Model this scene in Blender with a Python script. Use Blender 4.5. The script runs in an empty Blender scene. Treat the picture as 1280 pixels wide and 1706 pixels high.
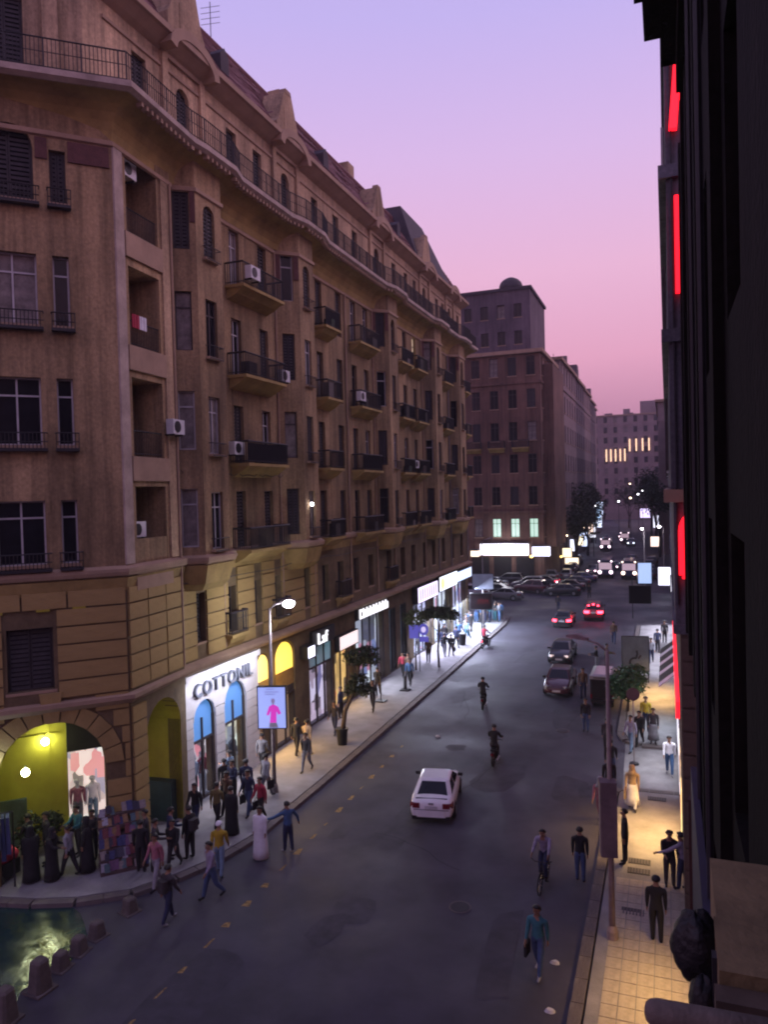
import bpy, bmesh, math, random
from mathutils import Vector, Matrix
random.seed(7)
R = math.radians
sc = bpy.context.scene
COL = sc.collection

# ------------------------------------------------------------------ camera
cam_d = bpy.data.cameras.new('camera'); cam = bpy.data.objects.new('camera', cam_d); COL.objects.link(cam)
cam_d.sensor_fit = 'HORIZONTAL'; cam_d.sensor_width = 36; cam_d.lens = 36*1250/1280
cam_d.clip_start = .05; cam_d.clip_end = 6000
_r = Vector((0.9352289, 0.3530888, -0.0259844)); _u = Vector((0.0161877, 0.0306709, 0.9993985)); _f = Vector((-0.3536734, 0.9350869, -0.0229686))
cam.matrix_world = Matrix(((_r.x, _u.x, -_f.x, 0), (_r.y, _u.y, -_f.y, 0), (_r.z, _u.z, -_f.z, 13.0), (0, 0, 0, 1)))
sc.camera = cam
# ------------------------------------------------------------------ sky
w = bpy.data.worlds.new('World'); sc.world = w; w.use_nodes = True
nt = w.node_tree; nt.nodes.clear()
def N(t, k): return t.nodes.new('ShaderNode' + k)
tc = N(nt, 'TexCoord'); sx = N(nt, 'SeparateXYZ'); ra = N(nt, 'ValToRGB'); bg = N(nt, 'Background'); ow = N(nt, 'OutputWorld')
nt.links.new(tc.outputs['Generated'], sx.inputs[0]); nt.links.new(sx.outputs['Z'], ra.inputs[0])
er = ra.color_ramp.elements
stops = [(0.0, (.42, .18, .31)), (.10, (.58, .25, .41)), (.167, (.80, .37, .55)), (.274, (.84, .47, .69)), (.40, (.72, .49, .82)), (.53, (.56, .46, .88)), (.75, (.44, .39, .80)), (1, (.37, .34, .72))]
while len(er) < len(stops): er.new(.5)
for e, (p, c) in zip(er, stops): e.position = p; e.color = (*c, 1)
sky = N(nt, 'TexSky'); sky.sky_type = 'NISHITA'; sky.sun_disc = False; sky.sun_elevation = R(-2); sky.sun_rotation = R(20)
ad = N(nt, 'MixRGB'); ad.blend_type = 'ADD'; ad.inputs[0].default_value = .06
nt.links.new(ra.outputs[0], ad.inputs[1]); nt.links.new(sky.outputs[0], ad.inputs[2])
nt.links.new(ad.outputs[0], bg.inputs[0]); bg.inputs[1].default_value = 1.0
nt.links.new(bg.outputs[0], ow.inputs[0])
# afterglow: a very weak, very wide sun from the end of the street
sl = bpy.data.lights.new('sun', 'SUN'); sl.energy = .85; sl.angle = R(45); sl.color = (1, .66, .72)
so = bpy.data.objects.new('sun', sl); COL.objects.link(so); so.rotation_euler = (R(50), 0, R(128))
sc.view_settings.view_transform = 'Standard'; sc.view_settings.look = 'None'; sc.view_settings.exposure = 0; sc.view_settings.gamma = 1
sc.view_settings.use_curve_mapping = False
sc.render.engine = 'CYCLES'
cy = sc.cycles
cy.use_denoising = True; cy.max_bounces = 6; cy.diffuse_bounces = 3; cy.glossy_bounces = 3; cy.transmission_bounces = 4; cy.volume_bounces = 0
cy.sample_clamp_indirect = 1.5; cy.sample_clamp_direct = 30; cy.caustics_reflective = False; cy.caustics_refractive = False
cy.pixel_filter_type = 'BLACKMAN_HARRIS'; cy.filter_width = 2.1
HAZE = 0.0005

# ------------------------------------------------------------------ materials
MATS = {}
def mat(name, col, rough=.75, var=.25, scale=1.5, bump=0.0, bscale=20, metal=0, spec=.4, streak=False, coat=0):
    if name in MATS: return MATS[name]
    m = bpy.data.materials.new(name); m.use_nodes = True; t = m.node_tree; b = t.nodes['Principled BSDF']
    b.inputs['Roughness'].default_value = rough; b.inputs['Metallic'].default_value = metal
    b.inputs['Specular IOR Level'].default_value = spec
    if coat: b.inputs['Coat Weight'].default_value = coat; b.inputs['Coat Roughness'].default_value = .08
    tc = N(t, 'TexCoord')
    n1 = N(t, 'TexNoise'); n1.inputs['Scale'].default_value = scale; n1.inputs['Detail'].default_value = 6; n1.inputs['Roughness'].default_value = .65
    if streak:
        mp = N(t, 'Mapping'); mp.inputs['Scale'].default_value = (1, 1, .14)
        t.links.new(tc.outputs['Object'], mp.inputs[0]); t.links.new(mp.outputs[0], n1.inputs[0])
    else: t.links.new(tc.outputs['Object'], n1.inputs[0])
    rp = N(t, 'ValToRGB'); rp.color_ramp.elements[0].position = .32; rp.color_ramp.elements[1].position = .68
    lo = [c*(1-var) for c in col]; hi = [min(1, c*(1+var*.6)) for c in col]
    rp.color_ramp.elements[0].color = (*lo, 1); rp.color_ramp.elements[1].color = (*hi, 1)
    t.links.new(n1.outputs[0], rp.inputs[0])
    out = rp.outputs[0]
    if streak:
        n2 = N(t, 'TexNoise'); n2.inputs['Scale'].default_value = 9; n2.inputs['Detail'].default_value = 5
        t.links.new(tc.outputs['Object'], n2.inputs[0])
        mx = N(t, 'MixRGB'); mx.blend_type = 'OVERLAY'; mx.inputs[0].default_value = .5
        t.links.new(out, mx.inputs[1]); t.links.new(n2.outputs[0], mx.inputs[2]); out = mx.outputs[0]
        # old soot in broad patches and rain drips, part of the plaster itself
        m3 = N(t, 'Mapping'); m3.inputs['Scale'].default_value = (2.6, 2.6, .12); n3 = N(t, 'TexNoise'); n3.inputs['Scale'].default_value = 1; n3.inputs['Detail'].default_value = 7; n3.inputs['Roughness'].default_value = .7
        t.links.new(tc.outputs['Object'], m3.inputs[0]); t.links.new(m3.outputs[0], n3.inputs[0]); r3 = N(t, 'MapRange'); r3.inputs[1].default_value = .36; r3.inputs[2].default_value = .56; r3.inputs[3].default_value = .62; r3.inputs[4].default_value = 1.08
        n4 = N(t, 'TexNoise'); n4.inputs['Scale'].default_value = .23; n4.inputs['Detail'].default_value = 8; n4.inputs['Roughness'].default_value = .68; t.links.new(tc.outputs['Object'], n4.inputs[0]); r4 = N(t, 'MapRange'); r4.inputs[1].default_value = .38; r4.inputs[2].default_value = .62; r4.inputs[3].default_value = .70; r4.inputs[4].default_value = 1.15
        t.links.new(n3.outputs[0], r3.inputs[0]); t.links.new(n4.outputs[0], r4.inputs[0])
        for rr_ in (r3, r4):
            mm = N(t, 'MixRGB'); mm.blend_type = 'MULTIPLY'; mm.inputs[0].default_value = 1; t.links.new(out, mm.inputs[1]); t.links.new(rr_.outputs[0], mm.inputs[2]); out = mm.outputs[0]
    t.links.new(out, b.inputs['Base Color'])
    if bump:
        nb = N(t, 'TexNoise'); nb.inputs['Scale'].default_value = bscale; nb.inputs['Detail'].default_value = 4
        bp = N(t, 'Bump'); bp.inputs['Strength'].default_value = bump; bp.inputs['Distance'].default_value = .03
        t.links.new(tc.outputs['Object'], nb.inputs[0]); t.links.new(nb.outputs[0], bp.inputs['Height']); t.links.new(bp.outputs[0], b.inputs['Normal'])
    MATS[name] = m; return m
def emat(name, col, s, base=(.5, .5, .5), pattern=0):
    if name in MATS: return MATS[name]
    m = bpy.data.materials.new(name); m.use_nodes = True; t = m.node_tree; b = t.nodes['Principled BSDF']
    b.inputs['Base Color'].default_value = (*base, 1)
    b.inputs['Emission Color'].default_value = (*col, 1); b.inputs['Emission Strength'].default_value = s
    if pattern:   # goods and shelves inside a lit display: patchy colour
        tc = N(t, 'TexCoord'); v = N(t, 'TexVoronoi'); v.inputs['Scale'].default_value = pattern; v.distance = 'CHEBYCHEV'
        mp = N(t, 'Mapping'); mp.inputs['Scale'].default_value = (1, 1, .55)
        t.links.new(tc.outputs['Object'], mp.inputs[0]); t.links.new(mp.outputs[0], v.inputs[0])
        sp = N(t, 'SeparateXYZ'); rp = N(t, 'ValToRGB'); rp.color_ramp.interpolation = 'CONSTANT'; e = rp.color_ramp.elements
        c = col; P = [(0, [x*.10 for x in c]), (.2, [x*.55 for x in c]), (.4, c), (.55, (c[0]*.8, c[1]*.3, c[2]*.35)), (.63, [x*.85 for x in c]), (.78, (c[0]*.25, c[1]*.3, c[2]*.5)), (.88, [min(1, x*1.3) for x in c])]
        while len(e) < len(P): e.new(.5)
        for q, (p, k) in zip(e, P): q.position = p; q.color = (*k, 1)
        t.links.new(v.outputs['Color'], sp.inputs[0]); t.links.new(sp.outputs[0], rp.inputs[0]); t.links.new(rp.outputs[0], b.inputs['Emission Color'])
    if name not in ('neon_red', 'head_lit', 'lamp_white'): m.cycles.emission_sampling = 'NONE'
    MATS[name] = m; return m

STUC = mat('stucco', (.315, .215, .115), .9, .42, .5, .35, 14, streak=True)
STUC2 = mat('stucco_top', (.41, .29, .18), .9, .36, .6, .3, 14, streak=True)
COVE = mat('cove_plaster', (.33, .235, .085), .9, .4, .8, .3, 10)  # ochre also carries the warm street light bounced onto the undersides
STONE = mat('stone', (.32, .225, .085), .88, .22, 1.1, .5, 9)
STONEW = mat('stone_white', (.62, .58, .56), .8, .12, 1.5, .4, 9)
TRIML = mat('trim_pale', (.40, .32, .27), .85, .35, 1.2, .3, 12)
TRIM = mat('trim', (.34, .235, .16), .85, .2, 1.2, .2, 15)
ROOF = mat('roof_tile', (.24, .12, .12), .85, .3, 2.5, .5, 8)
ROOFD = mat('roof_dark', (.05, .04, .05), .8, .3, 2)
YEL = mat('yellow_paint', (.36, .31, .03), .8, .15, 1.3, .15, 12)
GLASS = mat('window_glass', (.012, .012, .016), .15, .3, 2, spec=.22)
FRAME = mat('frame_wood', (.055, .042, .042), .7, .3, 3)
FRAMEW = mat('frame_white', (.42, .40, .42), .6, .2, 3)
SHUT = mat('shutter_wood', (.035, .028, .032), .75, .4, 5)
IRON = mat('iron', (.018, .016, .02), .55, .3, 5)
CONC = mat('concrete', (.10, .082, .078), .9, .3, 2.5, .5, 12)
STEEL = mat('steel_pole', (.24, .21, .22), .5, .25, 4, metal=.3)
RUST = mat('painted_pole', (.27, .20, .19), .6, .25, 4)
BLACK = mat('black_plastic', (.012, .012, .014), .5, .3, 4)
DARK = mat('dark_interior', (.015, .013, .014), .9, .3, 2)
WHITE = mat('white_plastic', (.6, .6, .62), .5, .1, 4)
NAVY = mat('navy_board', (.012, .011, .04), .6, .3, 2)
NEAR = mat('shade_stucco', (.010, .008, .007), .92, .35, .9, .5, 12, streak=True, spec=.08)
NEARB = mat('bluish_stone', (.13, .125, .15), .9, .3, 1.2, .4, 10, streak=True)
BROWN = mat('brown_stone', (.19, .135, .065), .9, .3, 2.5, .5, 16)
LAMPW = emat('lamp_white', (1, .93, 1), 26)
LAMPG = emat('lamp_greenish', (.90, 1, .62), 60)
LAMPY = emat('lantern_yellow', (1, .66, .04), 1.5)
NEON = emat('neon_red', (1, .008, .02), 2.6, (.5, .02, .02))
TAIL = emat('tail_lit', (1, .03, .06), 14, (.5, .02, .02))
TAILS = emat('tail_soft', (1, .04, .10), 2.2, (.4, .02, .02))
TAILD = mat('tail_off', (.16, .012, .02), .25, .2, 3)
HEAD = emat('head_lit', (1, .66, .76), 9)
HEADC = emat('head_cool', (.75, .84, 1), 9)
SKIN = mat('skin', (.24, .13, .085), .6, .1, 4)
HAIR = mat('hair', (.012, .01, .01), .6, .2, 8)

# ------------------------------------------------------------------ mesh helpers
WL = {}
class Fr:
    "facade frame: u along the wall, v outwards, z up"
    def __init__(s, ox, oy, dx, dy):
        l = math.hypot(dx, dy); s.o = (ox, oy); s.d = (dx/l, dy/l); s.n = (dy/l, -dx/l); s.ang = math.atan2(dy, dx); s.len = l
    def pt(s, u, v, z): return (s.o[0]+s.d[0]*u+s.n[0]*v, s.o[1]+s.d[1]*u+s.n[1]*v, z)
class MB:
    def __init__(s, T=None): s.v = []; s.f = []; s.mi = []; s.T = T; s.cm = 0
    def add(s, pts, faces):
        k = len(s.v); s.v += [tuple(s.T(*p)) if s.T else tuple(p) for p in pts]
        s.f += [tuple(i+k for i in f) for f in faces]; s.mi += [s.cm]*len(faces); return s
    def quad(s, a, b, c, d): return s.add([a, b, c, d], [(0, 1, 2, 3)])
    def box(s, x0, x1, y0, y1, z0, z1):
        p = [(x, y, z) for z in (z0, z1) for y in (y0, y1) for x in (x0, x1)]
        return s.add(p, [(0, 2, 3, 1), (4, 5, 7, 6), (0, 1, 5, 4), (1, 3, 7, 5), (3, 2, 6, 7), (2, 0, 4, 6)])
    def prism(s, poly, z0, z1):
        n = len(poly); p = [(x, y, z0) for x, y in poly]+[(x, y, z1) for x, y in poly]
        return s.add(p, [tuple(range(n-1, -1, -1)), tuple(range(n, 2*n))]+[(i, (i+1) % n, n+(i+1) % n, n+i) for i in range(n)])
    def vprism(s, poly, v0, v1):      # polygon in (u,z), thickness in v
        n = len(poly); p = [(x, v0, z) for x, z in poly]+[(x, v1, z) for x, z in poly]
        return s.add(p, [tuple(range(n-1, -1, -1)), tuple(range(n, 2*n))]+[(i, (i+1) % n, n+(i+1) % n, n+i) for i in range(n)])
    def xprism(s, poly, x0, x1):      # polygon in (y,z)
        n = len(poly); p = [(x0, y, z) for y, z in poly]+[(x1, y, z) for y, z in poly]
        return s.add(p, [tuple(range(n-1, -1, -1)), tuple(range(n, 2*n))]+[(i, (i+1) % n, n+(i+1) % n, n+i) for i in range(n)])
    def loft(s, rings, caps=True, closed=True):
        n = len(rings[0]); p = [q for r in rings for q in r]; f = []
        for j in range(len(rings)-1):
            for i in range(n if closed else n-1):
                a, b = j*n+i, j*n+(i+1) % n; f.append((a, b, b+n, a+n))
        if caps: f.append(tuple(range(n-1, -1, -1))); f.append(tuple(range(len(p)-n, len(p))))
        return s.add(p, f)
    def tube(s, pts, r, n=8, caps=True):
        pts = [Vector(p) for p in pts]; rs = r if isinstance(r, (list, tuple)) else [r]*len(pts); rings = []
        for i, p in enumerate(pts):
            d = (pts[min(i+1, len(pts)-1)]-pts[max(i-1, 0)]).normalized()
            a = Vector((0, 0, 1)) if abs(d.z) < .9 else Vector((1, 0, 0))
            x = d.cross(a).normalized(); y = d.cross(x).normalized()
            rings.append([tuple(p+x*rs[i]*math.cos(t)+y*rs[i]*math.sin(t)) for t in [2*math.pi*k/n for k in range(n)]])
        return s.loft(rings, caps)
    def bar(s, a, b, r): return s.tube([a, b], r, 4)
    def lathe(s, prof, c=(0, 0, 0), n=12, axis='z'):
        rings = []
        for r, h in prof:
            rr = []
            for k in range(n):
                t = 2*math.pi*k/n; q = (r*math.cos(t), r*math.sin(t), h)
                if axis == 'x': q = (q[2], q[0], q[1])
                if axis == 'y': q = (q[0], q[2], q[1])
                rr.append((q[0]+c[0], q[1]+c[1], q[2]+c[2]))
            rings.append(rr)
        return s.loft(rings)
    def ball(s, c, rx, ry, rz, n=10, m=6):
        rings = []
        for j in range(m+1):
            ph = math.pi*(j/m*.98+.01)
            rings.append([(c[0]+rx*math.sin(ph)*math.cos(2*math.pi*k/n), c[1]+ry*math.sin(ph)*math.sin(2*math.pi*k/n), c[2]-rz*math.cos(ph)) for k in range(n)])
        return s.loft(rings)
    def sweep(s, path, prof, closed_prof=True):
        "path: plan polyline, outwards = right-hand side; prof: (offset,z)"
        n = len(path); rings = []
        for i in range(n):
            a = Vector(path[max(i-1, 0)]); b = Vector(path[i]); c = Vector(path[min(i+1, n-1)])
            d1 = (b-a).normalized() if i > 0 else (c-b).normalized(); d2 = (c-b).normalized() if i < n-1 else d1
            n1 = Vector((d1.y, -d1.x)); n2 = Vector((d2.y, -d2.x)); m = (n1+n2)
            m = m.normalized()/max(.55, (n1+n2).normalized().dot(n1)) if m.length > 1e-6 else n1
            rings.append([(b.x+m.x*o, b.y+m.y*o, z) for o, z in prof])
        return s.loft(rings, closed_prof, closed_prof)
    def mesh(s, name, mats, smooth=False):
        me = bpy.data.meshes.new(name); me.from_pydata(s.v, [], s.f)
        for m in (mats if isinstance(mats, (list, tuple)) else [mats]): me.materials.append(m)
        if len(me.materials) > 1: me.polygons.foreach_set('material_index', s.mi)
        if smooth: me.polygons.foreach_set('use_smooth', [True]*len(s.f))
        bm = bmesh.new(); bm.from_mesh(me); bmesh.ops.recalc_face_normals(bm, faces=bm.faces); bm.to_mesh(me); bm.free()
        me.update(); return me
    def build(s, name, mats, parent=None, smooth=False, local=False):
        o = bpy.data.objects.new(name, s.mesh(name, mats, smooth)); COL.objects.link(o); WL[o] = Vector((0, 0, 0))
        if parent is not None:
            o.parent = parent
            if local: WL[o] = WL.get(parent, Vector())
            else: o.location = -WL[parent]
        return o
def tag(o, label=None, cat=None, group=None, kind=None):
    if label: o['label'] = label
    if cat: o['category'] = cat
    if group: o['group'] = group
    if kind: o['kind'] = kind
    return o
def thing(name, label, cat, loc=(0, 0, 0), rz=0, group=None):
    o = bpy.data.objects.new(name, None); COL.objects.link(o); o.location = loc; o.rotation_euler.z = rz; o.empty_display_size = .2
    WL[o] = Vector(loc); return tag(o, label, cat, group)
def put(name, me, parent, loc, rz=0, scale=None):
    o = bpy.data.objects.new(name, me); COL.objects.link(o); o.parent = parent; o.location = Vector(loc)-WL[parent]; o.rotation_euler.z = rz
    if scale: o.scale = scale
    WL[o] = Vector(loc); return o
def kid(name, me, parent):
    o = bpy.data.objects.new(name, me); COL.objects.link(o); o.parent = parent; WL[o] = WL[parent]; return o
def copy_tree(o, parent=None):
    c = o.copy(); COL.objects.link(c); WL[c] = WL.get(o, Vector())
    if parent is not None: c.parent = parent
    for ch in list(o.children): copy_tree(ch, c)
    return c
def setm(o, mats):
    for i, m in mats.items():
        if i < len(o.material_slots): o.material_slots[i].link = 'OBJECT'; o.material_slots[i].material = m
def area(name, loc, size, power, col, rot=(0, 0, 0), spread=180):
    l = bpy.data.lights.new(name, 'AREA'); l.shape = 'RECTANGLE'; l.size, l.size_y = size; l.energy = power; l.color = col; l.spread = R(spread)
    o = bpy.data.objects.new(name, l); COL.objects.link(o); o.location = loc; o.rotation_euler = rot; return o
def point(name, loc, power, col, r=.12):
    l = bpy.data.lights.new(name, 'POINT'); l.energy = power; l.color = col; l.shadow_soft_size = r
    o = bpy.data.objects.new(name, l); COL.objects.link(o); o.location = loc; return o
def arc_pts(u0, u1, zs, rise, n=10):
    c = (u0+u1)/2; r = (u1-u0)/2
    return [(c-r*math.cos(math.pi*i/n), zs+rise*math.sin(math.pi*i/n)) for i in range(n+1)]
def panel(mb, u0, u1, z0, z1, holes, T=.3, v=0.0):
    "wall sheet with real openings; hole = (u0,u1,z0,z1[,rise])"
    hs = [(h[0], h[1], h[2], h[3]+(h[4] if len(h) > 4 else 0), h[3], h[4] if len(h) > 4 else 0) for h in holes]
    us = sorted({u0, u1, *[h[0] for h in hs], *[h[1] for h in hs]}); zs = sorted({z0, z1, *[h[2] for h in hs], *[h[3] for h in hs]})
    us = [a for a in us if u0-1e-6 <= a <= u1+1e-6]; zs = [a for a in zs if z0-1e-6 <= a <= z1+1e-6]
    for i in range(len(us)-1):
        for j in range(len(zs)-1):
            uc = (us[i]+us[i+1])/2; zc = (zs[j]+zs[j+1])/2
            if any(h[0] < uc < h[1] and h[2] < zc < h[3] for h in hs): continue
            mb.quad((us[i], v, zs[j]), (us[i+1], v, zs[j]), (us[i+1], v, zs[j+1]), (us[i], v, zs[j+1]))
    for a, b, c, d, sp, rise in hs:
        mb.quad((a, v, c), (a, v-T, c), (a, v-T, sp), (a, v, sp)); mb.quad((b, v, c), (b, v-T, c), (b, v-T, sp), (b, v, sp))
        if c > z0+1e-3: mb.quad((a, v, c), (b, v, c), (b, v-T, c), (a, v-T, c))
        if rise:
            ap = arc_pts(a, b, sp, rise)
            for k in range(len(ap)-1):
                p, q = ap[k], ap[k+1]
                mb.quad((p[0], v, p[1]), (q[0], v, q[1]), (q[0], v, d), (p[0], v, d)); mb.quad((p[0], v, p[1]), (q[0], v, q[1]), (q[0], v-T, q[1]), (p[0], v-T, p[1]))
        else: mb.quad((a, v, d), (b, v, d), (b, v-T, d), (a, v-T, d))
    return mb
_wc = {}
CURT = mat('curtain', (.20, .17, .16), .9, .5, 2.5)
LITC = emat('lit_window', (.62, 1, .80), .75); LITW = emat('lit_window_warm', (1, .72, .45), 1.0)
def win_meshes(w_, h, style):
    k = (round(w_, 2), round(h, 2), style)
    if k in _wc: return _wc[k]
    fm, pm = MB(), MB(); t = .055; fr = FRAMEW if style.startswith('w') else FRAME
    rise = w_/2 if 'arch' in style else 0; hs = h-rise
    fm.box(0, t, -.03, .05, 0, hs); fm.box(w_-t, w_, -.03, .05, 0, hs); fm.box(t, w_-t, -.03, .05, 0, t)
    if rise:
        ap = arc_pts(0, w_, hs, rise, 8); ip = arc_pts(t, w_-t, hs, rise-t, 8)
        for a, b, c, d in zip(ap, ap[1:], ip[1:], ip): fm.vprism([a, b, c, d], -.03, .05)
        pm.vprism([(t, t), (w_-t, t)]+list(reversed(ip)), .02, .035)
    else:
        fm.box(t, w_-t, -.03, .05, h-t, h); pm.box(t, w_-t, .02, .035, t, h-t)
    if w_ > .7 and 'shut' not in style: fm.box(w_/2-.03, w_/2+.03, -.03, .012, t, hs-t)
    if h > 1.9 and 'shut' not in style: fm.box(t, w_-t, -.026, .01, h*.72, h*.72+.06)
    parts = [('frame', fm.mesh('window_frame', fr))]
    pmat = GLASS if 'lit' not in style else (LITC if 'litc' in style else LITW)
    parts.append(('pane', pm.mesh('pane', pmat)))
    if 'shut' in style:
        sm = MB()
        for s in (0, 1):
            x0 = t+(w_-2*t)/2*s+.01; x1 = x0+(w_-2*t)/2-.02
            sm.box(x0, x0+.05, -.06, -.02, t, h-t); sm.box(x1-.05, x1, -.06, -.02, t, h-t)
            nn = max(6, int(h/.16))
            for i in range(nn):
                z = t+(h-2*t)*i/nn; sm.add([(x0, -.06, z), (x1, -.06, z), (x1, -.025, z+.12), (x0, -.025, z+.12)], [(0, 1, 2, 3)])
        parts.append(('shutter', sm.mesh('shutter', SHUT)))
    s2 = MB(); s2.box(-.08, w_+.08, -.32, -.02, -.1, -.003); parts.append(('sill', s2.mesh('window_sill', TRIM)))
    _wc[k] = parts; return parts
def window(root, fr, u, z, w_, h, style='w', depth=.22, v=0, sill=True):
    ps = win_meshes(w_, h, style); loc = fr.pt(u, v-depth, z)
    o = put('window', ps[0][1], root, loc, fr.ang)
    for n, me in ps[1:]:
        if n == 'sill' and not sill: continue
        c = kid(n, me, o)
        if n == 'pane' and 'lit' not in style and WR.random() < .28: setm(c, {0: CURT})
    return o
WR = random.Random(5)
_bc = {}
def balcony_mesh(w_, d, kind):
    k = (round(w_, 2), d, kind)
    if k in _bc: return _bc[k]
    s, r = MB(), MB()
    s.box(0, w_, -d, 0, -.14, 0)
    s.vprism_ = None
    s.xprism([(-.02, -.14), (-d+.12, -.14), (-d*.55, -.38), (-.02, -.62)], .1, w_-.1)
    y = -d+.06; H = 1.0
    for a, b in (((.05, y), (w_-.05, y)), ((.05, y), (.05, -.02)), ((w_-.05, y), (w_-.05, -.02))):
        r.bar((*a, H), (*b, H), .045); r.bar((*a, .1), (*b, .1), .02)
        L = math.hypot(b[0]-a[0], b[1]-a[1]); n = max(3, int(L/.11))
        for i in range(n+1):
            f = i/n; x, yy = a[0]+(b[0]-a[0])*f, a[1]+(b[1]-a[1])*f
            r.bar((x, yy, .02), (x, yy, H), .019)
    if kind == 'solid': r.box(.07, w_-.07, y+.02, y+.04, .08, .92)
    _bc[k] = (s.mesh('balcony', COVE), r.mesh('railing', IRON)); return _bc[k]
def balcony(root, fr, u, z, w_, d=1.0, kind='bars', v=0):
    a, b = balcony_mesh(w_, d, kind); o = put('balcony', a, root, fr.pt(u, v, z), fr.ang); kid('railing', b, o); return o
UB = MB().box(0, 1, 0, 1, 0, 1)
_sm = {}
def stone(root, fr, u0, u1, z0, z1, v, m, d=.08, g=.025, name='stone'):
    if m not in _sm: _sm[m] = MB().box(0, 1, -1, 0, 0, 1).mesh('stone', m)
    return put(name, _sm[m], root, fr.pt(u0+g, v, z0+g), fr.ang, (u1-u0-2*g, d+random.uniform(0, .012), z1-z0-2*g))
def text_mesh(s, size, m, depth=.03, bold=0.0):
    cu = bpy.data.curves.new('lettering', 'FONT'); cu.body = s; cu.size = size; cu.extrude = depth; cu.offset = bold; cu.resolution_u = 3
    o = bpy.data.objects.new('t', cu); COL.objects.link(o); dg = bpy.context.evaluated_depsgraph_get()
    me = bpy.data.meshes.new_from_object(o.evaluated_get(dg)); bpy.data.objects.remove(o); me.materials.clear(); me.materials.append(m); return me
#==BODY==
# ------------------------------------------------------------------ ground, road, pavements
def asphalt(name, c, rough, wet=False):
    m = mat(name, c, rough, .35, .35, .35, 60)
    t = m.node_tree; b = t.nodes['Principled BSDF']
    tc = N(t, 'TexCoord'); n = N(t, 'TexNoise'); n.inputs['Scale'].default_value = .22 if not wet else .9; n.inputs['Detail'].default_value = 7
    r = N(t, 'MapRange'); r.inputs[1].default_value = .35; r.inputs[2].default_value = .65
    r.inputs[3].default_value = rough-.12 if not wet else .11; r.inputs[4].default_value = rough+.15 if not wet else .27
    t.links.new(tc.outputs['Object'], n.inputs[0]); t.links.new(n.outputs[0], r.inputs[0]); t.links.new(r.outputs[0], b.inputs['Roughness'])
    if wet:
        w1 = N(t, 'TexNoise'); w1.inputs['Scale'].default_value = 2.6; w1.inputs['Detail'].default_value = 5; bp = N(t, 'Bump'); bp.inputs['Strength'].default_value = .35; bp.inputs['Distance'].default_value = .05
        t.links.new(tc.outputs['Object'], w1.inputs[0]); t.links.new(w1.outputs[0], bp.inputs['Height']); t.links.new(bp.outputs[0], b.inputs['Normal'])
    return m
GROUND = mat('ground_dust', (.09, .075, .075), .95, .3, .1)
ROAD = asphalt('asphalt', (.060, .055, .072), .66); ROAD.node_tree.nodes['Principled BSDF'].inputs['Specular IOR Level'].default_value = .25
WET = asphalt('wet_asphalt', (.012, .036, .038), .2, True)
PAVE = mat('paving', (.20, .19, .20), .85, .3, .9, .3, 14)
PAVER = mat('paving_tile', (.34, .29, .235), .8, .22, 2.2, .25, 18)
KERB = mat('kerb_stone', (.12, .10, .10), .85, .35, 1.5, .4, 10)
PAINTY = mat('road_paint', (.29, .185, .06), .85, .8, 9)
tag(MB().box(-1500, 1500, -300, 2500, -.5, -.004).build('ground', GROUND), kind='structure')
tag(MB().add([(-15.05, -30, 0), (-2.1, -30, 0), (-2.1, 74, 0), (60, 74, 0), (60, 112, 0), (-1.5, 112, 0), (-6, 190, 0), (-22, 330, 0), (-60, 700, 0), (-80, 700, 0), (-36, 330, 0), (-18, 190, 0), (-15, 112, 0), (-70, 112, 0), (-70, 77, 0), (-15.1, 77, 0)],
    [(0, 1, 2, 15), (2, 3, 4, 5), (2, 5, 12, 15), (15, 12, 13, 14), (5, 6, 11, 12), (6, 7, 10, 11), (7, 8, 9, 10)]).build('road', ROAD), kind='structure')
# side street at the near corner, wet
rd2 = MB().add([(-60, -4, .004), (-15.06, 8, .004), (-15.06, 25, .004), (-15.9, 21.9, .004), (-18.2, 19.4, .004), (-21, 18.6, .004), (-24, 17.6, .004), (-60, -2+10, .004)], [(0, 1, 2, 3, 4, 5, 6, 7)])
tag(rd2.build('side_street', ROAD), kind='structure')
pud = [(-19.6+4.6*math.cos(a)*(1+.10*math.sin(3*a+1)+.05*math.sin(7*a)), 14.9+3.6*math.sin(a)*(1+.10*math.sin(2*a)+.06*math.sin(6*a))) for a in [2*math.pi*i/40 for i in range(40)]]
pud = [(min(x, -16.2-.25*math.sin(y*3)), min(y, 18.9+.42*(x+18.25) if x < -18.25 else 18.9)) for x, y in pud]
tag(MB().add([(x, y, .009) for x, y in pud], [tuple(range(40))]).build('puddle', WET), kind='structure')
def pavement(name, poly, edge, h=.15):
    o = MB().prism(poly, -.1, h).build(name, PAVE); tag(o, kind='structure')
    # kerb: individual stones along the edge
    for (x0, y0), (x1, y1) in zip(edge, edge[1:]):
        L = math.hypot(x1-x0, y1-y0); n = max(1, round(L/1.0))
        for i in range(n):
            if KCOUNT[0] > 190: break
            KCOUNT[0] += 1
            a, b = i/n, (i+1)/n
            fr = Fr(x0+(x1-x0)*a, y0+(y1-y0)*a, x1-x0, y1-y0)
            stone(o, fr, 0, L/n, -.08, h+.012, .06, KERB, .32, .012, 'kerb_stone')
    return o
KCOUNT = [0]
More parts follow.
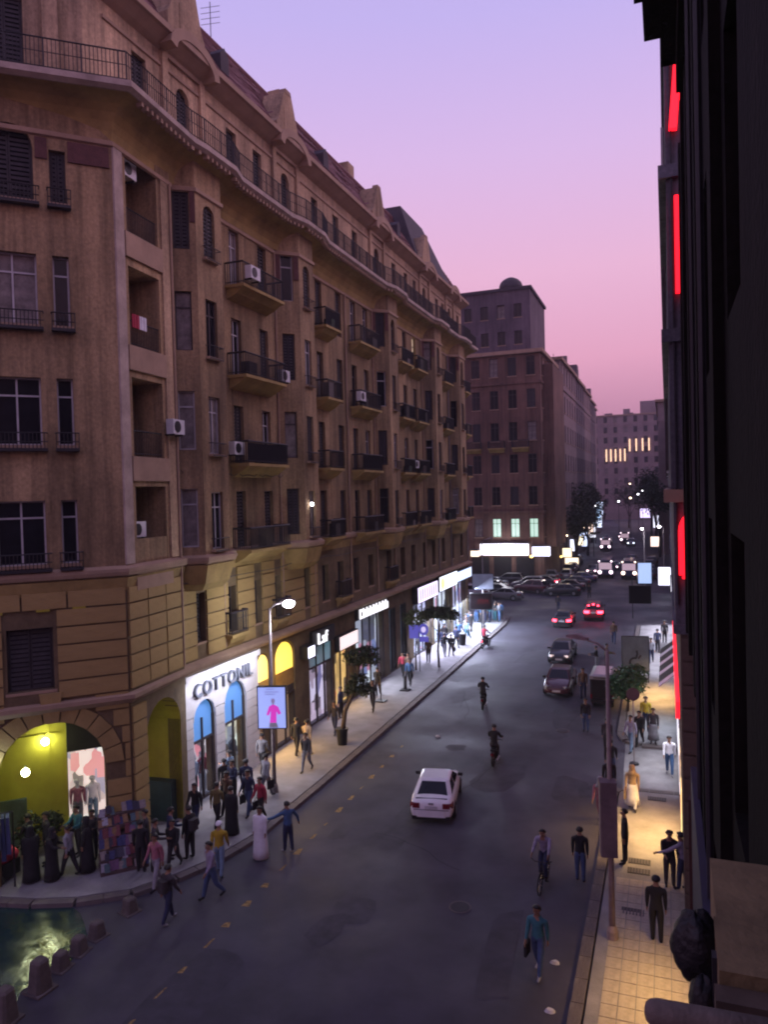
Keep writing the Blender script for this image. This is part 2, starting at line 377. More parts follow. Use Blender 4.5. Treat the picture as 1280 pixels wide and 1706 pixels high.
# patched asphalt, manhole lids, tyre-dark lanes
PATCH = [mat('asphalt_patch', (.050, .046, .060), .8, .35, 1.2, .4, 50), mat('asphalt_pale', (.064, .059, .075), .8, .35, 1.2, .4, 50), mat('asphalt_oil', (.047, .043, .056), .8, .4, 2)]
PR = random.Random(21)
for i in range(22):
    x = PR.uniform(-14.2, -2.9); y = PR.uniform(13, 62); l = PR.uniform(.6, 3.2); w_ = PR.uniform(.3, 1.3); n = 12; a0 = PR.uniform(-.2, .2)
    if i % 3 == 2: l, w_ = PR.uniform(.3, .9), PR.uniform(.25, .6)
    pts = []
    for k in range(n):
        a = 2*math.pi*k/n; q = PR.uniform(.75, 1.15); u, v = math.copysign(abs(math.cos(a))**.6, math.cos(a))*w_*q, math.copysign(abs(math.sin(a))**.6, math.sin(a))*l*q
        pts.append((x+u*math.cos(a0)-v*math.sin(a0), y+u*math.sin(a0)+v*math.cos(a0), .0042+.00008*i))
    tag(MB().add(pts, [tuple(range(n))]).build('road_patch', PATCH[0 if i % 3 < 2 else 2]), kind='structure')
CRK = mat('crack', (.018, .016, .02), .95)
for i in range(7):
    x = PR.uniform(-13.5, -3); y = PR.uniform(24, 48); d = PR.choice([0, 0, math.pi/2])+PR.uniform(-.35, .35); pts = []
    for k in range(9): pts.append((x, y)); d += PR.uniform(-.35, .35); x += math.sin(d)*.55; y += math.cos(d)*.55
    m = MB()
    for (a, b), (c, e) in zip(pts, pts[1:]):
        L = math.hypot(c-a, e-b); nx, ny = -(e-b)/L*.012, (c-a)/L*.012; m.add([(a+nx, b+ny, .0074), (a-nx, b-ny, .0074), (c-nx, e-ny, .0074), (c+nx, e+ny, .0074)], [(0, 1, 2, 3)])
    tag(m.build('road_crack', CRK), kind='structure')
for i, (x, y) in enumerate(((-6.3, 22.5), (-10.4, 33.5), (-5.5, 41.0))):
    t = thing('manhole_cover', ['round iron manhole lid in the near right lane', 'round iron manhole lid beyond the white car', 'round iron manhole lid before the parked maroon car'][i], 'manhole cover', (x, y, 0), 0, 'manhole lids in the road')
    MB().lathe([(.02, .004), (.36, .004), (.36, .014), (.02, .016)], (x, y, 0), 20).build('rim', KERB, t); MB().lathe([(.02, .0165), (.30, .0165), (.29, .022), (.02, .022)], (x, y, 0), 20).build('lid', IRON, t)
ledge = [(-30, 14.2), (-24, 16.9), (-21, 18.15), (-19.5, 18.5), (-18.25, 19.0), (-16.9, 19.95), (-16.1, 21.2), (-15.5, 22.6), (-15.1, 24.6), (-15.0, 30), (-15.1, 50), (-15.3, 72), (-15.6, 75.5), (-16.6, 77.5), (-18.5, 78.6), (-30, 79)]
pavement('left_pavement', ledge+[(-45, 79), (-45, 14)], ledge)
re1 = [(-2.1, 33.2), (-2.15, 18), (-2.1, -6)]
rp1 = pavement('right_pavement', [(-2.1, -6), (-2.1, 32.9), (-1.9, 33.2), (3, 33.3), (3, -6)], [(3, 33.3), (-1.9, 33.2), (-2.1, 32.9), (-2.1, -6)])
rp2 = pavement('right_pavement', [(3, 39.6), (-1.4, 39.6), (-2.0, 40.1), (-2.3, 41.2), (-2.5, 74), (3, 76)], [(-2.5, 74), (-2.3, 41.2), (-2.0, 40.1), (-1.4, 39.6), (3, 39.6)])
tag(MB().prism([(-2.0, 33.2), (-2.2, 39.7), (3, 39.7), (3, 33.2)], 0, .03).build('alley_path', PAVE), kind='structure')
# tiles of the near right pavement, laid one by one
tm = MB().box(0, 1, 0, 1, 0, 1).mesh('paving_tile', PAVER); k = 0
for j in range(18):
    for i in range(6):
        x = -1.78+i*.42; y = 16.6+j*.5
        put('tile', tm, rp1, (x+.01, y+.01, .15), 0, (.398, .478, .012+random.uniform(0, .008)))
# yellow dashes, worn
for y in [12.2, 13.3, 14.5, 15.8, 16.9, 18.1, 19.2, 20.4, 21.6, 22.8, 24.0, 25.3, 26.5, 27.8, 29.1, 30.3, 31.6, 33, 34.5, 36]:
    x = -12.75-(y-16)*.014; l = random.uniform(.22, .5); a = random.uniform(-.06, .06)
    pts = [(x+a-.09, y), (x-.07+a, y+l), (x+.03, y+l+.06), (x+.08-a, y+.05)]
    tag(MB().add([(*p, .006) for p in pts], [(0, 1, 2, 3)]).build('road_marking', PAINTY), kind='structure')

# ------------------------------------------------------------------ LEFT: the corner apartment block
CX, CY = -18.2, 21.8
root = thing('apartment_building', 'long tan corner apartment block with bay windows, mansard roof and lit shops', 'building', (-18.8, 40, 0))
FS = Fr(-18.8, 0, 0, 1)
dL = 10; cd = (.695, .719); FC = Fr(CX-cd[0]*dL, CY-cd[1]*dL, *cd)     # chamfer, u = 10 at the corner
FL = Fr(CX, CY, -18.5-CX, 25.5-CY)                                        # loggia strip beside the corner
BAYS = [(25.6, 26.3, 28.2, 28.9), (34.6, 35.5, 37.2, 38.1), (48.2, 49.0, 50.8, 51.6), (59.2, 60.0, 62.0, 62.8), (67.0, 67.8, 69.8, 70.6)]
FLO = [10.6, 14.6, 18.65, 22.75]; BD = .95
path = [(FC.o[0]-6*cd[0], FC.o[1]-6*cd[1]), (CX, CY), (-18.5, 25.5)]
for b in BAYS: path += [(-18.8, b[0]), (-18.8+BD, b[1]), (-18.8+BD, b[2]), (-18.8, b[3])]
path += [(-18.8, 73.0), (-20.5, 75.2), (-32, 75.4)]
flat = [path[0], path[1], (-18.62, 25.5), (-18.62, 73.0), (-20.4, 75.0), (-32, 75.2)]
ZT = 27.1
# -- upper walls
wl = MB()
wl.T = FC.pt
ch = []
for f, (a, b) in zip(FLO, [(10.9, 13.1), (15.0, 17.3), (19.1, 21.5), (23.3, 25.1)]):
    ar = (.7,) if f > 22 else ()
    ch += [(5.95, 7.45, a, b, *ar), (7.95, 8.47, a, b)]
    ch += [(2.5, 3.5, a, b)]
panel(wl, -6, 10, 10.3, ZT, ch, .3)
for h in ch: window(root, FC, h[0], h[2], h[1]-h[0], h[3]-h[2]+(h[4] if len(h) > 4 else 0), ('shut' if h[2] > 22 else 'w') + ('' if h[2] > 22 else ''), .24)
wl.T = FL.pt
lg = [(.75, 2.75, f+.05, f+2.95, *((.9,) if f > 22 else ())) for f in FLO]
panel(wl, 0, FL.len, 10.3, ZT, lg, 1.3)
for i, f in enumerate(FLO):
    wl.quad((.75, -1.3, f), (2.75, -1.3, f), (2.75, -1.3, f+4), (.75, -1.3, f+4))
    window(root, FL, 1.1, f+.1, 1.2, 2.4, 'shut' if i % 2 else 'd', 1.22, 0, False)
    r_ = MB(FL.pt); y = -.1
    r_.bar((.78, y, f+1.0), (2.72, y, f+1.0), .03); r_.bar((.78, y, f+.16), (2.72, y, f+.16), .02)
    for k in range(18): r_.bar((.8+k*.112, y, f+.06), (.8+k*.112, y, f+1.0), .014)
    if i == 0:
        r_ = MB(FL.pt).box(.76, 2.74, -.2, -.02, f+.05, f+1.0); r_.build('parapet', STUC, root)
    else: r_.build('railing', IRON, root)
    MB(FL.pt).box(.55, 2.95, 0, .1, f-.85, f+.04).build('loggia_band', TRIM, root)
wl.T = None
ends = []
for bi, (y0, y1, y2, y3) in enumerate(BAYS):
    ends.append((y0, y3))
    Fa = Fr(-18.8, y0, BD, y1-y0); Fb = Fr(-18.8+BD, y1, 0, 1); Fc = Fr(-18.8+BD, y2, -BD, y3-y2)
    ha = [(Fa.len/2-.33, Fa.len/2+.33, f+.45, f+2.85) for f in FLO]; wb = .42 if y2-y1 > 1.8 else .38
    hb = [((y2-y1)/2-wb, (y2-y1)/2+wb, f+.3, f+(2.7 if f < 22 else 2.1), *((.42,) if f > 22 else ())) for f in FLO]
    for F_, hs, L in ((Fa, ha, Fa.len), (Fb, hb, y2-y1), (Fc, [], Fc.len)):
        wl.T = F_.pt; panel(wl, 0, L, 10.3, ZT, hs, .22)
        for k, h in enumerate(hs):
            st = ['w', 'shut', 'd', 'shut'][(bi+k+(F_ is Fb)) % 4] if bi else ['w', 'w', 'd', 'shut'][k]
            hh = h[3]-h[2]+(h[4] if len(h) > 4 else 0)
            window(root, F_, h[0], h[2], h[1]-h[0], hh, ('arch' if len(h) > 4 else '')+st, .16, 0, F_ is Fb)
    wl.T = None
    # window guards at the foot of the bay-front windows
    for f in FLO:
        g = MB(Fb.pt); c = (y2-y1)/2
        for k in range(9): g.bar((c-.5+k*.125, .22, f+.2), (c-.5+k*.125, .22, f+.75), .013)
        g.bar((c-.5, .22, f+.75), (c+.5, .22, f+.75), .022); g.bar((c-.5, .22, f+.22), (c+.5, .22, f+.22), .022)
        for e in (-.5, .5): g.bar((c+e, .0, f+.75), (c+e, .22, f+.75), .018)
        g.build('window_guard', IRON, root)
# dark red brick bands beside the top-floor windows, iron flower guards on the corner face
BRK = mat('dark_brick', (.11, .048, .045), .9, .3, 4, .4, 20)
for a, b in ((4.3, 5.85), (7.52, 7.9), (8.55, 9.9)): MB(FC.pt).box(a, b, .0, .07, 24.75, 25.45).build('brick_band', BRK, root)
for (y0, y1, y2, y3) in BAYS:
    Fa = Fr(-18.8, y0, BD, y1-y0); MB(Fa.pt).box(.02, Fa.len/2-.36, .0, .06, 24.3, 25.6).build('brick_band', BRK, root); MB(Fa.pt).box(Fa.len/2+.36, Fa.len-.02, .0, .06, 24.3, 25.6).build('brick_band', BRK, root)
for a, b in ((5.8, 7.6), (7.85, 8.6), (2.3, 3.7)):
    for z in (10.9, 15.0, 19.1, 23.3):
        g = MB(FC.pt); g.box(a, b, .0, .3, z-.22, z-.12)
        for k in range(int((b-a)/.12)+1): g.bar((a+.02+k*.12, .28, z-.12), (a+.02+k*.12, .28, z+.4), .014)
        g.bar((a, .28, z+.4), (b, .28, z+.4), .022); g.bar((a, .28, z+.1), (b, .28, z+.1), .018)
        for e in (a, b): g.bar((e, .0, z+.4), (e, .28, z+.4), .018)
        g.build('window_guard', IRON, root)
# recess walls between bays
REC = [(28.9, 34.6), (38.1, 48.2), (51.6, 59.2), (62.8, 67.0), (70.6, 73.0)]
DOORS = [[30.3, 32.9], [39.4, 42.2, 44.5, 46.6], [52.5, 54.6, 57.0], [64.2], [71.4]]
BALC = [[(29.85, 3.9)], [(39.0, 2.1), (44.1, 3.5)], [(52.1, 2.7), (55.8, 2.7)], [(63.5, 2.7)], [(70.8, 1.9)]]
wl.T = FS.pt
panel(wl, 25.5, 25.6, 10.3, ZT, [])
for (a, b), ds, bs in zip(REC, DOORS, BALC):
    hs = [(d, d+.85, f+.06, f+2.75) for d in ds for f in FLO]
    panel(wl, a, b, 10.3, ZT, hs, .28)
    for n, h in enumerate(hs): window(root, FS, h[0], h[2], h[1]-h[0], h[3]-h[2], ('litw' if h[0] == 57.0 and h[2] > 22 else random.choice(['shut', 'd', 'shut', 'w'])), .2, 0, False)
    for i, f in enumerate(FLO):
        for (u, w_) in bs: balcony(root, FS, u, f+.02, w_, 1.0 if b < 40 else .85, 'solid' if (i+int(u)) % 3 == 0 else 'bars')
Fe = Fr(-18.8, 73.0, -1.7, 2.2); wl.T = Fe.pt
he = [(.8, 2.0, f+.3, f+2.7) for f in FLO]
panel(wl, 0, Fe.len, 10.3, ZT, he, .25)
for h in he: window(root, Fe, h[0], h[2], 1.2, 2.4, 'shut', .2)
Fg = Fr(-20.5, 75.2, -12, .2); wl.T = Fg.pt
hg = [(1.5+3*k, 2.6+3*k, f+.3, f+2.7) for k in range(3) for f in FLO]
panel(wl, 0, 12, 0, ZT, hg, .25)
for h in hg: window(root, Fg, h[0], h[2], 1.1, 2.4, 'd', .2)
wl.T = None
wl.build('wall', STUC, root)
# back mass so that nothing shows through the openings
MB().prism([(-19.6, 26), (-19.6, 72), (-21.5, 74.5), (-32, 74.5), (-34, 12), (-28, 12.5), (-20.6, 21.9)], 6, 31).build('core', DARK, root)
# ledge under the first floor, plaster cove under it, cornice and terrace
MB().sweep(path, [(0, 10.3), (.18, 10.38), (.22, 10.5), (.22, 10.62), (0, 10.72)]).build('ledge', TRIM, root)
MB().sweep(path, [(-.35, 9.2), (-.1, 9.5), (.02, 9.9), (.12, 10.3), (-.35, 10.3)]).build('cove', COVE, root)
cp = []
for x, y in path: cp.append((x, y))
cove = [(0, 25.75)]+[(1.15*(1-math.cos(math.pi/2*k/6)), 25.75+1.2*math.sin(math.pi/2*k/6)) for k in range(1, 7)]
soft = [FC.pt(-6, -1.6, 0)[:2], path[1], (-18.55, 25.5)]
for b in BAYS: soft += ([(-18.75, b[0]-.3)] if b[0] > 26 else []) + [(-18.8+BD*.36, b[1]), (-18.8+BD*.36, b[2]), (-18.75, b[3]+.3)]
soft += [(-18.7, 73.0), (-20.5, 75.2), (-32, 75.4)]
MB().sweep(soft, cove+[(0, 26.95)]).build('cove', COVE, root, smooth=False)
MB().sweep(soft, [(-.9, 26.95), (1.2, 26.95), (1.36, 27.06), (1.36, 27.26), (-.9, 27.3)]).build('terrace_slab', TRIML, root)
de = MB(); cs = soft
for (x0, y0), (x1, y1) in zip(cs[0:], cs[1:-1]):
    F_ = Fr(x0, y0, x1-x0, y1-y0); n = int(F_.len/.30); de.T = F_.pt
    if y0 > 60 or x0 < -20: continue
    for i in range(n): de.box((i+.2)*F_.len/n, (i+.2)*F_.len/n+.13, 1.02, 1.24, 26.8, 26.95)
tag(de.build('dentil', TRIM, root), kind='stuff')
# cables and a small lamp on the facade
for z, a, b in ((9.6, 25.6, 72.5), (6.5, 38.3, 72.5), (14.2, 25.7, 34.4)):
    pts = [(-18.5, a+(b-a)*k/24, z-.18*abs(math.sin(k*1.3))) for k in range(25)]; MB().tube(pts, .018, 4).build('cable', IRON, root)
# string course below the top storey, thin dark mouldings
MB().sweep(path, [(.0, 25.5), (.09, 25.55), (.09, 25.7), (0, 25.74)]).build('moulding', TRIM, root)
# terrace railing
rl = MB()
off = []
for i in range(len(soft)):
    a = Vector(soft[max(i-1, 0)]); b = Vector(soft[i]); c = Vector(soft[min(i+1, len(soft)-1)])
    d1 = (b-a).normalized() if i else (c-b).normalized(); d2 = (c-b).normalized() if i < len(soft)-1 else d1
    m = Vector((d1.y+d2.y, -d1.x-d2.x)).normalized(); off.append(b+m*1.22)
for p, q in zip(off, off[1:-1]):
    for z, r in ((28.35, .03), (27.9, .016), (27.42, .02)): rl.bar((p.x, p.y, z), (q.x, q.y, z), r)
    L = (q-p).length; n = max(1, int(L/.13))
    for i in range(n):
        t = p+(q-p)*i/n; rl.bar((t.x, t.y, 27.28), (t.x, t.y, 28.35), .034 if i % 9 == 0 else .017)
for a, b in ((.0, .5), (2.95, 3.45)): MB(FL.pt).box(a, b, .0, .07, 10.75, 25.7).build('corner_pilaster', TRIML if a == 0 else STUC2, root)
rl.build('terrace_railing', IRON, root)
# -- top storey
ts = MB(FC.pt)
panel(ts, -6, 9.2, 27.2, 34, [(6.1, 7.3, 27.3, 30.4), (2.6, 3.8, 27.3, 30.4)], .3, -.5)
for u in (6.1, 2.6): window(root, FC, u, 27.32, 1.2, 3.05, 'shut', .72, 0, False)
for u in (4.9, 7.9): MB(FC.pt).box(u, u+.5, -.5, -.3, 27.3, 31.4).build('pilaster', STUC2, root)
FT = Fr(-18.95, 0, 0, 1); ts.T = FT.pt
tops = []
for u in (24.0, 30.6, 33.0, 39.5, 42.5, 45.5, 53.0, 55.8, 58, 64.3, 66.2, 71.4): tops.append((u, u+.85, 27.3, 30.3))
for b in BAYS: tops.append(((b[1]+b[2])/2-.45, (b[1]+b[2])/2+.45, 27.3, 29.9, .45))
panel(ts, 22.4, 73.2, 27.2, 31.7, tops, .3)
ts.T = None; p0 = FC.pt(9.2, -.5, 0); ts.quad((p0[0], p0[1], 27.2), (-18.95, 22.4, 27.2), (-18.95, 22.4, 34), (p0[0], p0[1], 34))
ts.quad((-18.95, 73.2, 27.2), (-21.5, 75, 27.2), (-21.5, 75, 31.7), (-18.95, 73.2, 31.7)); ts.quad((-21.5, 75, 27.2), (-32, 75, 27.2), (-32, 75, 31.7), (-21.5, 75, 31.7))
ts.build('top_wall', STUC2, root)
for h in tops: window(root, FT, h[0], h[2], h[1]-h[0], h[3]-h[2]+(h[4] if len(h) > 4 else 0), ('arch' if len(h) > 4 else '')+'shut', .22, 0, False)
for b in BAYS:
    c = (b[1]+b[2])/2
    for e in (-1.5, 1.15): MB(FT.pt).box(c+e, c+e+.35, .0, .14, 27.3, 31.45).build('pilaster', STUC2, root)
MB().sweep([(-18.95, 21.9), (-18.95, 73.3), (-21.5, 75.1), (-32, 75.1)], [(0, 31.2), (.25, 31.35), (.62, 31.62), (.74, 31.66), (.74, 31.9), (0, 31.95)]).build('eaves', TRIM, root)
MB().sweep([(-18.95, 22.4), (-18.95, 73.2)], [(0, 30.55), (.07, 30.58), (.07, 30.7), (0, 30.72)]).build('moulding', TRIM, root)
for b in BAYS:                                  # arched eyebrow over each bay and the shaped gable above
    c = (b[1]+b[2])/2
    o = [(c-1.75*math.cos(math.pi*k/12), 31.3+1.05*math.sin(math.pi*k/12)) for k in range(13)]
    i_ = [(c-1.35*math.cos(math.pi*k/12), 31.2+.75*math.sin(math.pi*k/12)) for k in range(13)]
    m = MB(FT.pt)
    for k in range(12): m.vprism([o[k], o[k+1], i_[k+1], i_[k]], 0, .78)
    m.vprism([(c-1.3, 31.1), (c+1.3, 31.1)]+[p for p in reversed(i_)], .01, .12)
    m.build('eyebrow', TRIM, root)
    if b[0] > 66: continue
    g = [(c-1.45, 31.9), (c-1.45, 32.7), (c-1.2, 33.0), (c-.75, 34.2), (c-.45, 34.95), (c+.45, 34.95), (c+.75, 34.2), (c+1.2, 33.0), (c+1.45, 32.7), (c+1.45, 31.9)]
    g = [(c+(y-c)*.9, 31.9+(z-31.9)*(1.2 if b[0] < 26 else .84)) for y, z in g]
    gm = MB(FT.pt).vprism(g, -.9, .32)
    gm.vprism([(c-.5, 32.3), (c+.5, 32.3), (c+.5, 33.6), (c-.5, 33.6)], .32, .345); gm.build('gable', STUC2, root)
    MB(FT.pt).vprism([(c-1.3, 31.9), (c+1.3, 31.9), (c+.9, 33.3), (c, 34.1), (c-.9, 33.3)], -3.0, -.1).build('dormer_roof', ROOF, root)
    zc = 31.9+3.05*(1.2 if b[0] < 26 else .84); MB(FT.pt).vprism([(c-.36, zc), (c+.36, zc), (c+.28, zc+.22), (c-.28, zc+.22)], -.05, .34).build('gable_cap', TRIM, root)
# mansard in overlapping tile courses
rm = MB(); RB, RT = (-18.5, 31.9), (-21.3, 36.2); n = 26
for k in range(n):
    x0, z0 = RB[0]+(RT[0]-RB[0])*k/n, RB[1]+(RT[1]-RB[1])*k/n; x1, z1 = RB[0]+(RT[0]-RB[0])*(k+1)/n, RB[1]+(RT[1]-RB[1])*(k+1)/n
    for j in range(36):
        ya = 23+j*50/36+(k % 2)*.3; yb = ya+50/36-.015; e = random.uniform(.02, .055)
        rm.add([(x0+e, ya, z0), (x0+e, yb, z0), (x1, yb, z1+.01), (x1, ya, z1+.01), (x0, ya, z0-.01), (x0, yb, z0-.01)], [(0, 1, 2, 3), (4, 5, 1, 0)])
tag(rm.build('roof_tiles', ROOF, root), kind='stuff')
MB().prism([(-21.3, 23), (-21.3, 73), (-33, 73), (-33, 23)], 31.5, 36.0).build('roof', ROOFD, root)
MB().tube([(-21.3, 22.9, 36.25), (-21.3, 73.1, 36.25)], .13, 6).build('ridge_cap', ROOF, root)
for y in (31.0, 42.2, 55.5):
    MB().xprism([(y-.35, 33.0), (y+.35, 33.0), (y+.35, 33.8), (y, 34.15), (y-.35, 33.8)], -21, -19.15).build('roof_vent', ROOFD, root)
# pavilion roof near the far end
MB().loft([[(-24, 59, 31.9), (-18.7, 59, 31.9), (-18.7, 70, 31.9), (-24, 70, 31.9)], [(-23.2, 60.2, 37.2), (-20.6, 60.2, 37.2), (-20.6, 66.2, 37.2), (-23.2, 66.2, 37.2)]]).build('pavilion_roof', ROOFD, root)
for y in (33.4,):
    a = MB(); x = -21.4; a.bar((x, y, 36.2), (x, y, 38.3), .025)
    for k in range(4): a.bar((x-.5, y-.1+.0*k, 37.2+.28*k), (x+.5, y+.1, 37.2+.28*k), .014)
    a.build('aerial', IRON, root)
for y, z in ((24, 35), (41, 36.9), (51.5, 36.8)):
    MB().box(-22.4, -21.6, y, y+1.1, 35.5, z+.8).build('chimney', STUC2, root)
# ------ mezzanine and ground storey
gw = MB(FC.pt)
cz = [(6.1, 7.55, 6.6, 8.75), (2.2, 3.4, 6.6, 8.75), (5.7, 9.1, 0, 3.75, 1.7)]
panel(gw, -6, 10, 0, 10.3, cz, .55)
window(root, FC, 6.1, 6.6, 1.45, 2.15, 'shut', .3); window(root, FC, 2.2, 6.6, 1.2, 2.15, 'shut', .3)
gw.T = FL.pt
panel(gw, 0, FL.len, 0, 10.3, [(.95, 3.3, 0, 4.2, 1.17)], .6)
gw.T = FS.pt
MEZ = [(26.8, 27.5), (29.3, 30.0), (31.6, 32.3), (33.6, 34.3), (36.9, 37.6), (39.3, 40.2), (41.5, 42.4), (44, 44.9), (46.5, 47.4), (50, 51), (53, 54), (55.5, 56.5), (58.5, 59.5), (61, 62), (64, 65), (67, 68), (70.3, 71.3)]
SH = [(26.3, 27.9, .0, 3.65, .8), (28.65, 30.45, .0, 3.75, .9), (31.7, 32.95, 0, 4.75, .6), (33.5, 35.6, 0, 4.75, .8), (37.3, 40.4, .1, 4.5), (40.7, 43.6, .1, 3.6), (44.0, 49.2, .1, 5.0), (50.2, 51.6, .1, 4.8), (52.6, 54, .1, 4.8), (55.6, 60.5, .1, 4.3), (61.2, 66.5, .1, 4.5), (67.2, 72, .1, 4.5)]
panel(gw, 25.5, 73, 0, 10.3, [(a, b, 6.9, 9.0) for a, b in MEZ]+SH, .45)
gw.T = Fe.pt; panel(gw, 0, Fe.len, 0, 10.3, [(.6, 2.2, .1, 4.2)], .4)
gw.T = None
gw.build('lower_wall', mat('joint_stone', (.15, .108, .058), .92, .4, 1.2, .4, 10), root)
for i, (a, b) in enumerate(MEZ):
    window(root, FS, a, 6.9, b-a, 2.1, ['shut', 'd', 'shut'][i % 3], .3)
    if i in (1, 3, 6, 9): balcony(root, FS, a-.4, 6.85, b-a+.8, .45, 'bars')
# moulding between shops and mezzanine
MB().sweep(flat, [(-.3, 5.75), (.12, 5.8), (.3, 5.98), (.3, 6.12), (-.3, 6.2)]).build('ledge', TRIM, root)
# rusticated stones of the corner, course by course
ac, sr = 7.4, 2.35
z = .05; j = 0
while z < 9.9:
    h = .62
    cuts = [(0, 10)]
    def arch_at(zz):
        if zz < 3.75: return 1.72
        d = zz-3.75
        return math.sqrt(max(0, sr*sr-d*d)) if d < sr else 0
    segs = []
    lo, hi = arch_at(z), arch_at(z+h)
    hw = max(lo, hi) if z+h > 3.75 else 1.72
    if z < 3.75 <= z+h: hw = sr
    if hw > .05: segs = [(4.2, ac-hw), (ac+hw, 9.98)]
    elif 6.2 < z+h and z < 9.0: segs = [(4.2, 6.0), (7.65, 9.98)]
    else: segs = [(4.2, 9.98)]
    for a, b in segs:
        L = b-a
        if L < .12 or z+h < 2.0 and a > ac: pass
        n = max(1, round(L/1.6)); off_ = (j % 2)*.5
        xs = [a]+[a+L*(k+(.0 if j % 2 else .0))/n for k in range(1, n)]+[b]
        if n > 1 and j % 2: xs = [a]+[x-L/n*.35 for x in xs[1:-1]]+[b]
        for x0, x1 in zip(xs, xs[1:]):
            if x1-x0 > .1: stone(root, FC, x0, x1, z, z+h, 0, STONE, .09, .032)
    for x0, x1 in ((.02, .92),) if z < 5.2 else ((.02, 1.2), (1.2, 2.4), (2.4, 3.7)):
        if z < 5.1 or z > 6.2: stone(root, FL, x0, x1, z, min(z+h, 9.95), .0, STONE, .08, .032)
    z += h; j += 1
for k in range(11):                                            # voussoirs
    a0, a1 = math.pi*k/11+.012, math.pi*(k+1)/11-.012; r1 = 2.33 if k != 5 else 2.75
    MB(FC.pt).vprism([(ac-1.72*math.cos(a0), 3.75+1.72*math.sin(a0)), (ac-r1*math.cos(a0), 3.75+r1*math.sin(a0)), (ac-r1*math.cos(a1), 3.75+r1*math.sin(a1)), (ac-1.72*math.cos(a1), 3.75+1.72*math.sin(a1))], -.01, .1 if k != 5 else .16).build('voussoir', STONE, root)
for u in (5.6, 7.05, 8.2): MB(FC.pt).box(u, u+.42, .0, .09, 9.3, 9.65).build('plaque', YEL, root)
# mezzanine courses on the street side
edges = [25.6]+[e for m_ in MEZ[:5] for e in m_]+[38.6]
for k in range(6):
    z = 6.25+k*.6
    for a, b in zip(edges[0::2], edges[1::2]):
        if z < 9.4 and b-a > .2: stone(root, FS, a+.02, b-.02, z, z+.6, 0, STONE, .08, .028)
# white shop front stones
for a, b in ((25.62, 26.28), (27.92, 28.63), (30.47, 31.6)):
    for k in range(9): stone(root, FS, a, b, .1+k*.42, .52+k*.42, 0, STONEW, .09, .012)
wf = MB(FS.pt); 
for (a, b, c, d, r) in SH[:2]:
    ap = arc_pts(a, b, d, r, 12)
    for p, q in zip(ap, ap[1:]): wf.vprism([p, q, (q[0], 4.75), (p[0], 4.75)], .0, .1)
wf.box(25.62, 31.6, 0, .1, 4.76, 5.7); wf.box(25.62, 26.3, 0, .1, 3.9, 4.755); wf.box(27.9, 28.65, 0, .1, 3.9, 4.755); wf.box(30.45, 31.6, 0, .1, 3.9, 4.755)
wf.build('shop_fascia', STONEW, root); MB(FS.pt).box(25.62, 31.6, 0, .26, 5.45, 5.72).build('fascia_shelf', STONEW, root)
# arcade passage behind the corner arch: yellow walls
ya = MB(FC.pt)
ya.quad((5.3, -3.2, 0), (7.9, -3.2, 0), (7.9, -3.2, 5.6), (5.3, -3.2, 5.6)); ya.quad((5.3, -3.2, 0), (5.3, -.56, 0), (5.3, -.56, 5.6), (5.3, -3.2, 5.6))
ya.quad((5.3, -.56, 5.5), (9.6, -.56, 5.5), (9.6, -4, 5.5), (5.3, -4, 5.5))
ya.box(7.9, 7.95, -3.6, -3.2, 0, 5.5); ya.box(5.5, 7.7, -3.2, -3.14, 4.1, 4.2); ya.box(7.3, 7.36, -3.2, -3.13, 0, 5.4)
ya.build('arcade_wall', YEL, root)
MB(FC.pt).box(5.35, 6.5, -3.19, -3.1, 0, 1.9).build('arcade_panel', mat('grey_green_panel', (.09, .12, .115), .7, .3, 2), root)
yb = MB(FL.pt); yb.quad((3.3, -.02, 0), (3.3, -2.2, 0), (3.3, -2.2, 5.4), (3.3, -.02, 5.4))
yb.build('arcade_wall', YEL, root); MB(FL.pt).box(2.9, 3.29, -1.9, -.3, .15, 1.75).build('electric_cabinet', mat('dark_teal', (.02, .045, .05), .5, .3, 2), root)
ar = MB(FL.pt); ap = arc_pts(.96, 3.29, 4.2, 1.16, 12)
for p, q in zip(ap, ap[1:]): ar.quad((p[0], -.0, p[1]), (q[0], 0, q[1]), (q[0], -2.1, q[1]), (p[0], -2.1, p[1]))
ar.build('arcade_vault', YEL, root)
MB(FL.pt).box(.96, 1.75, -1.9, -1.86, .7, 3.3).build('display', emat('display_arch', (1, .78, .72), .75, pattern=3.0), root)
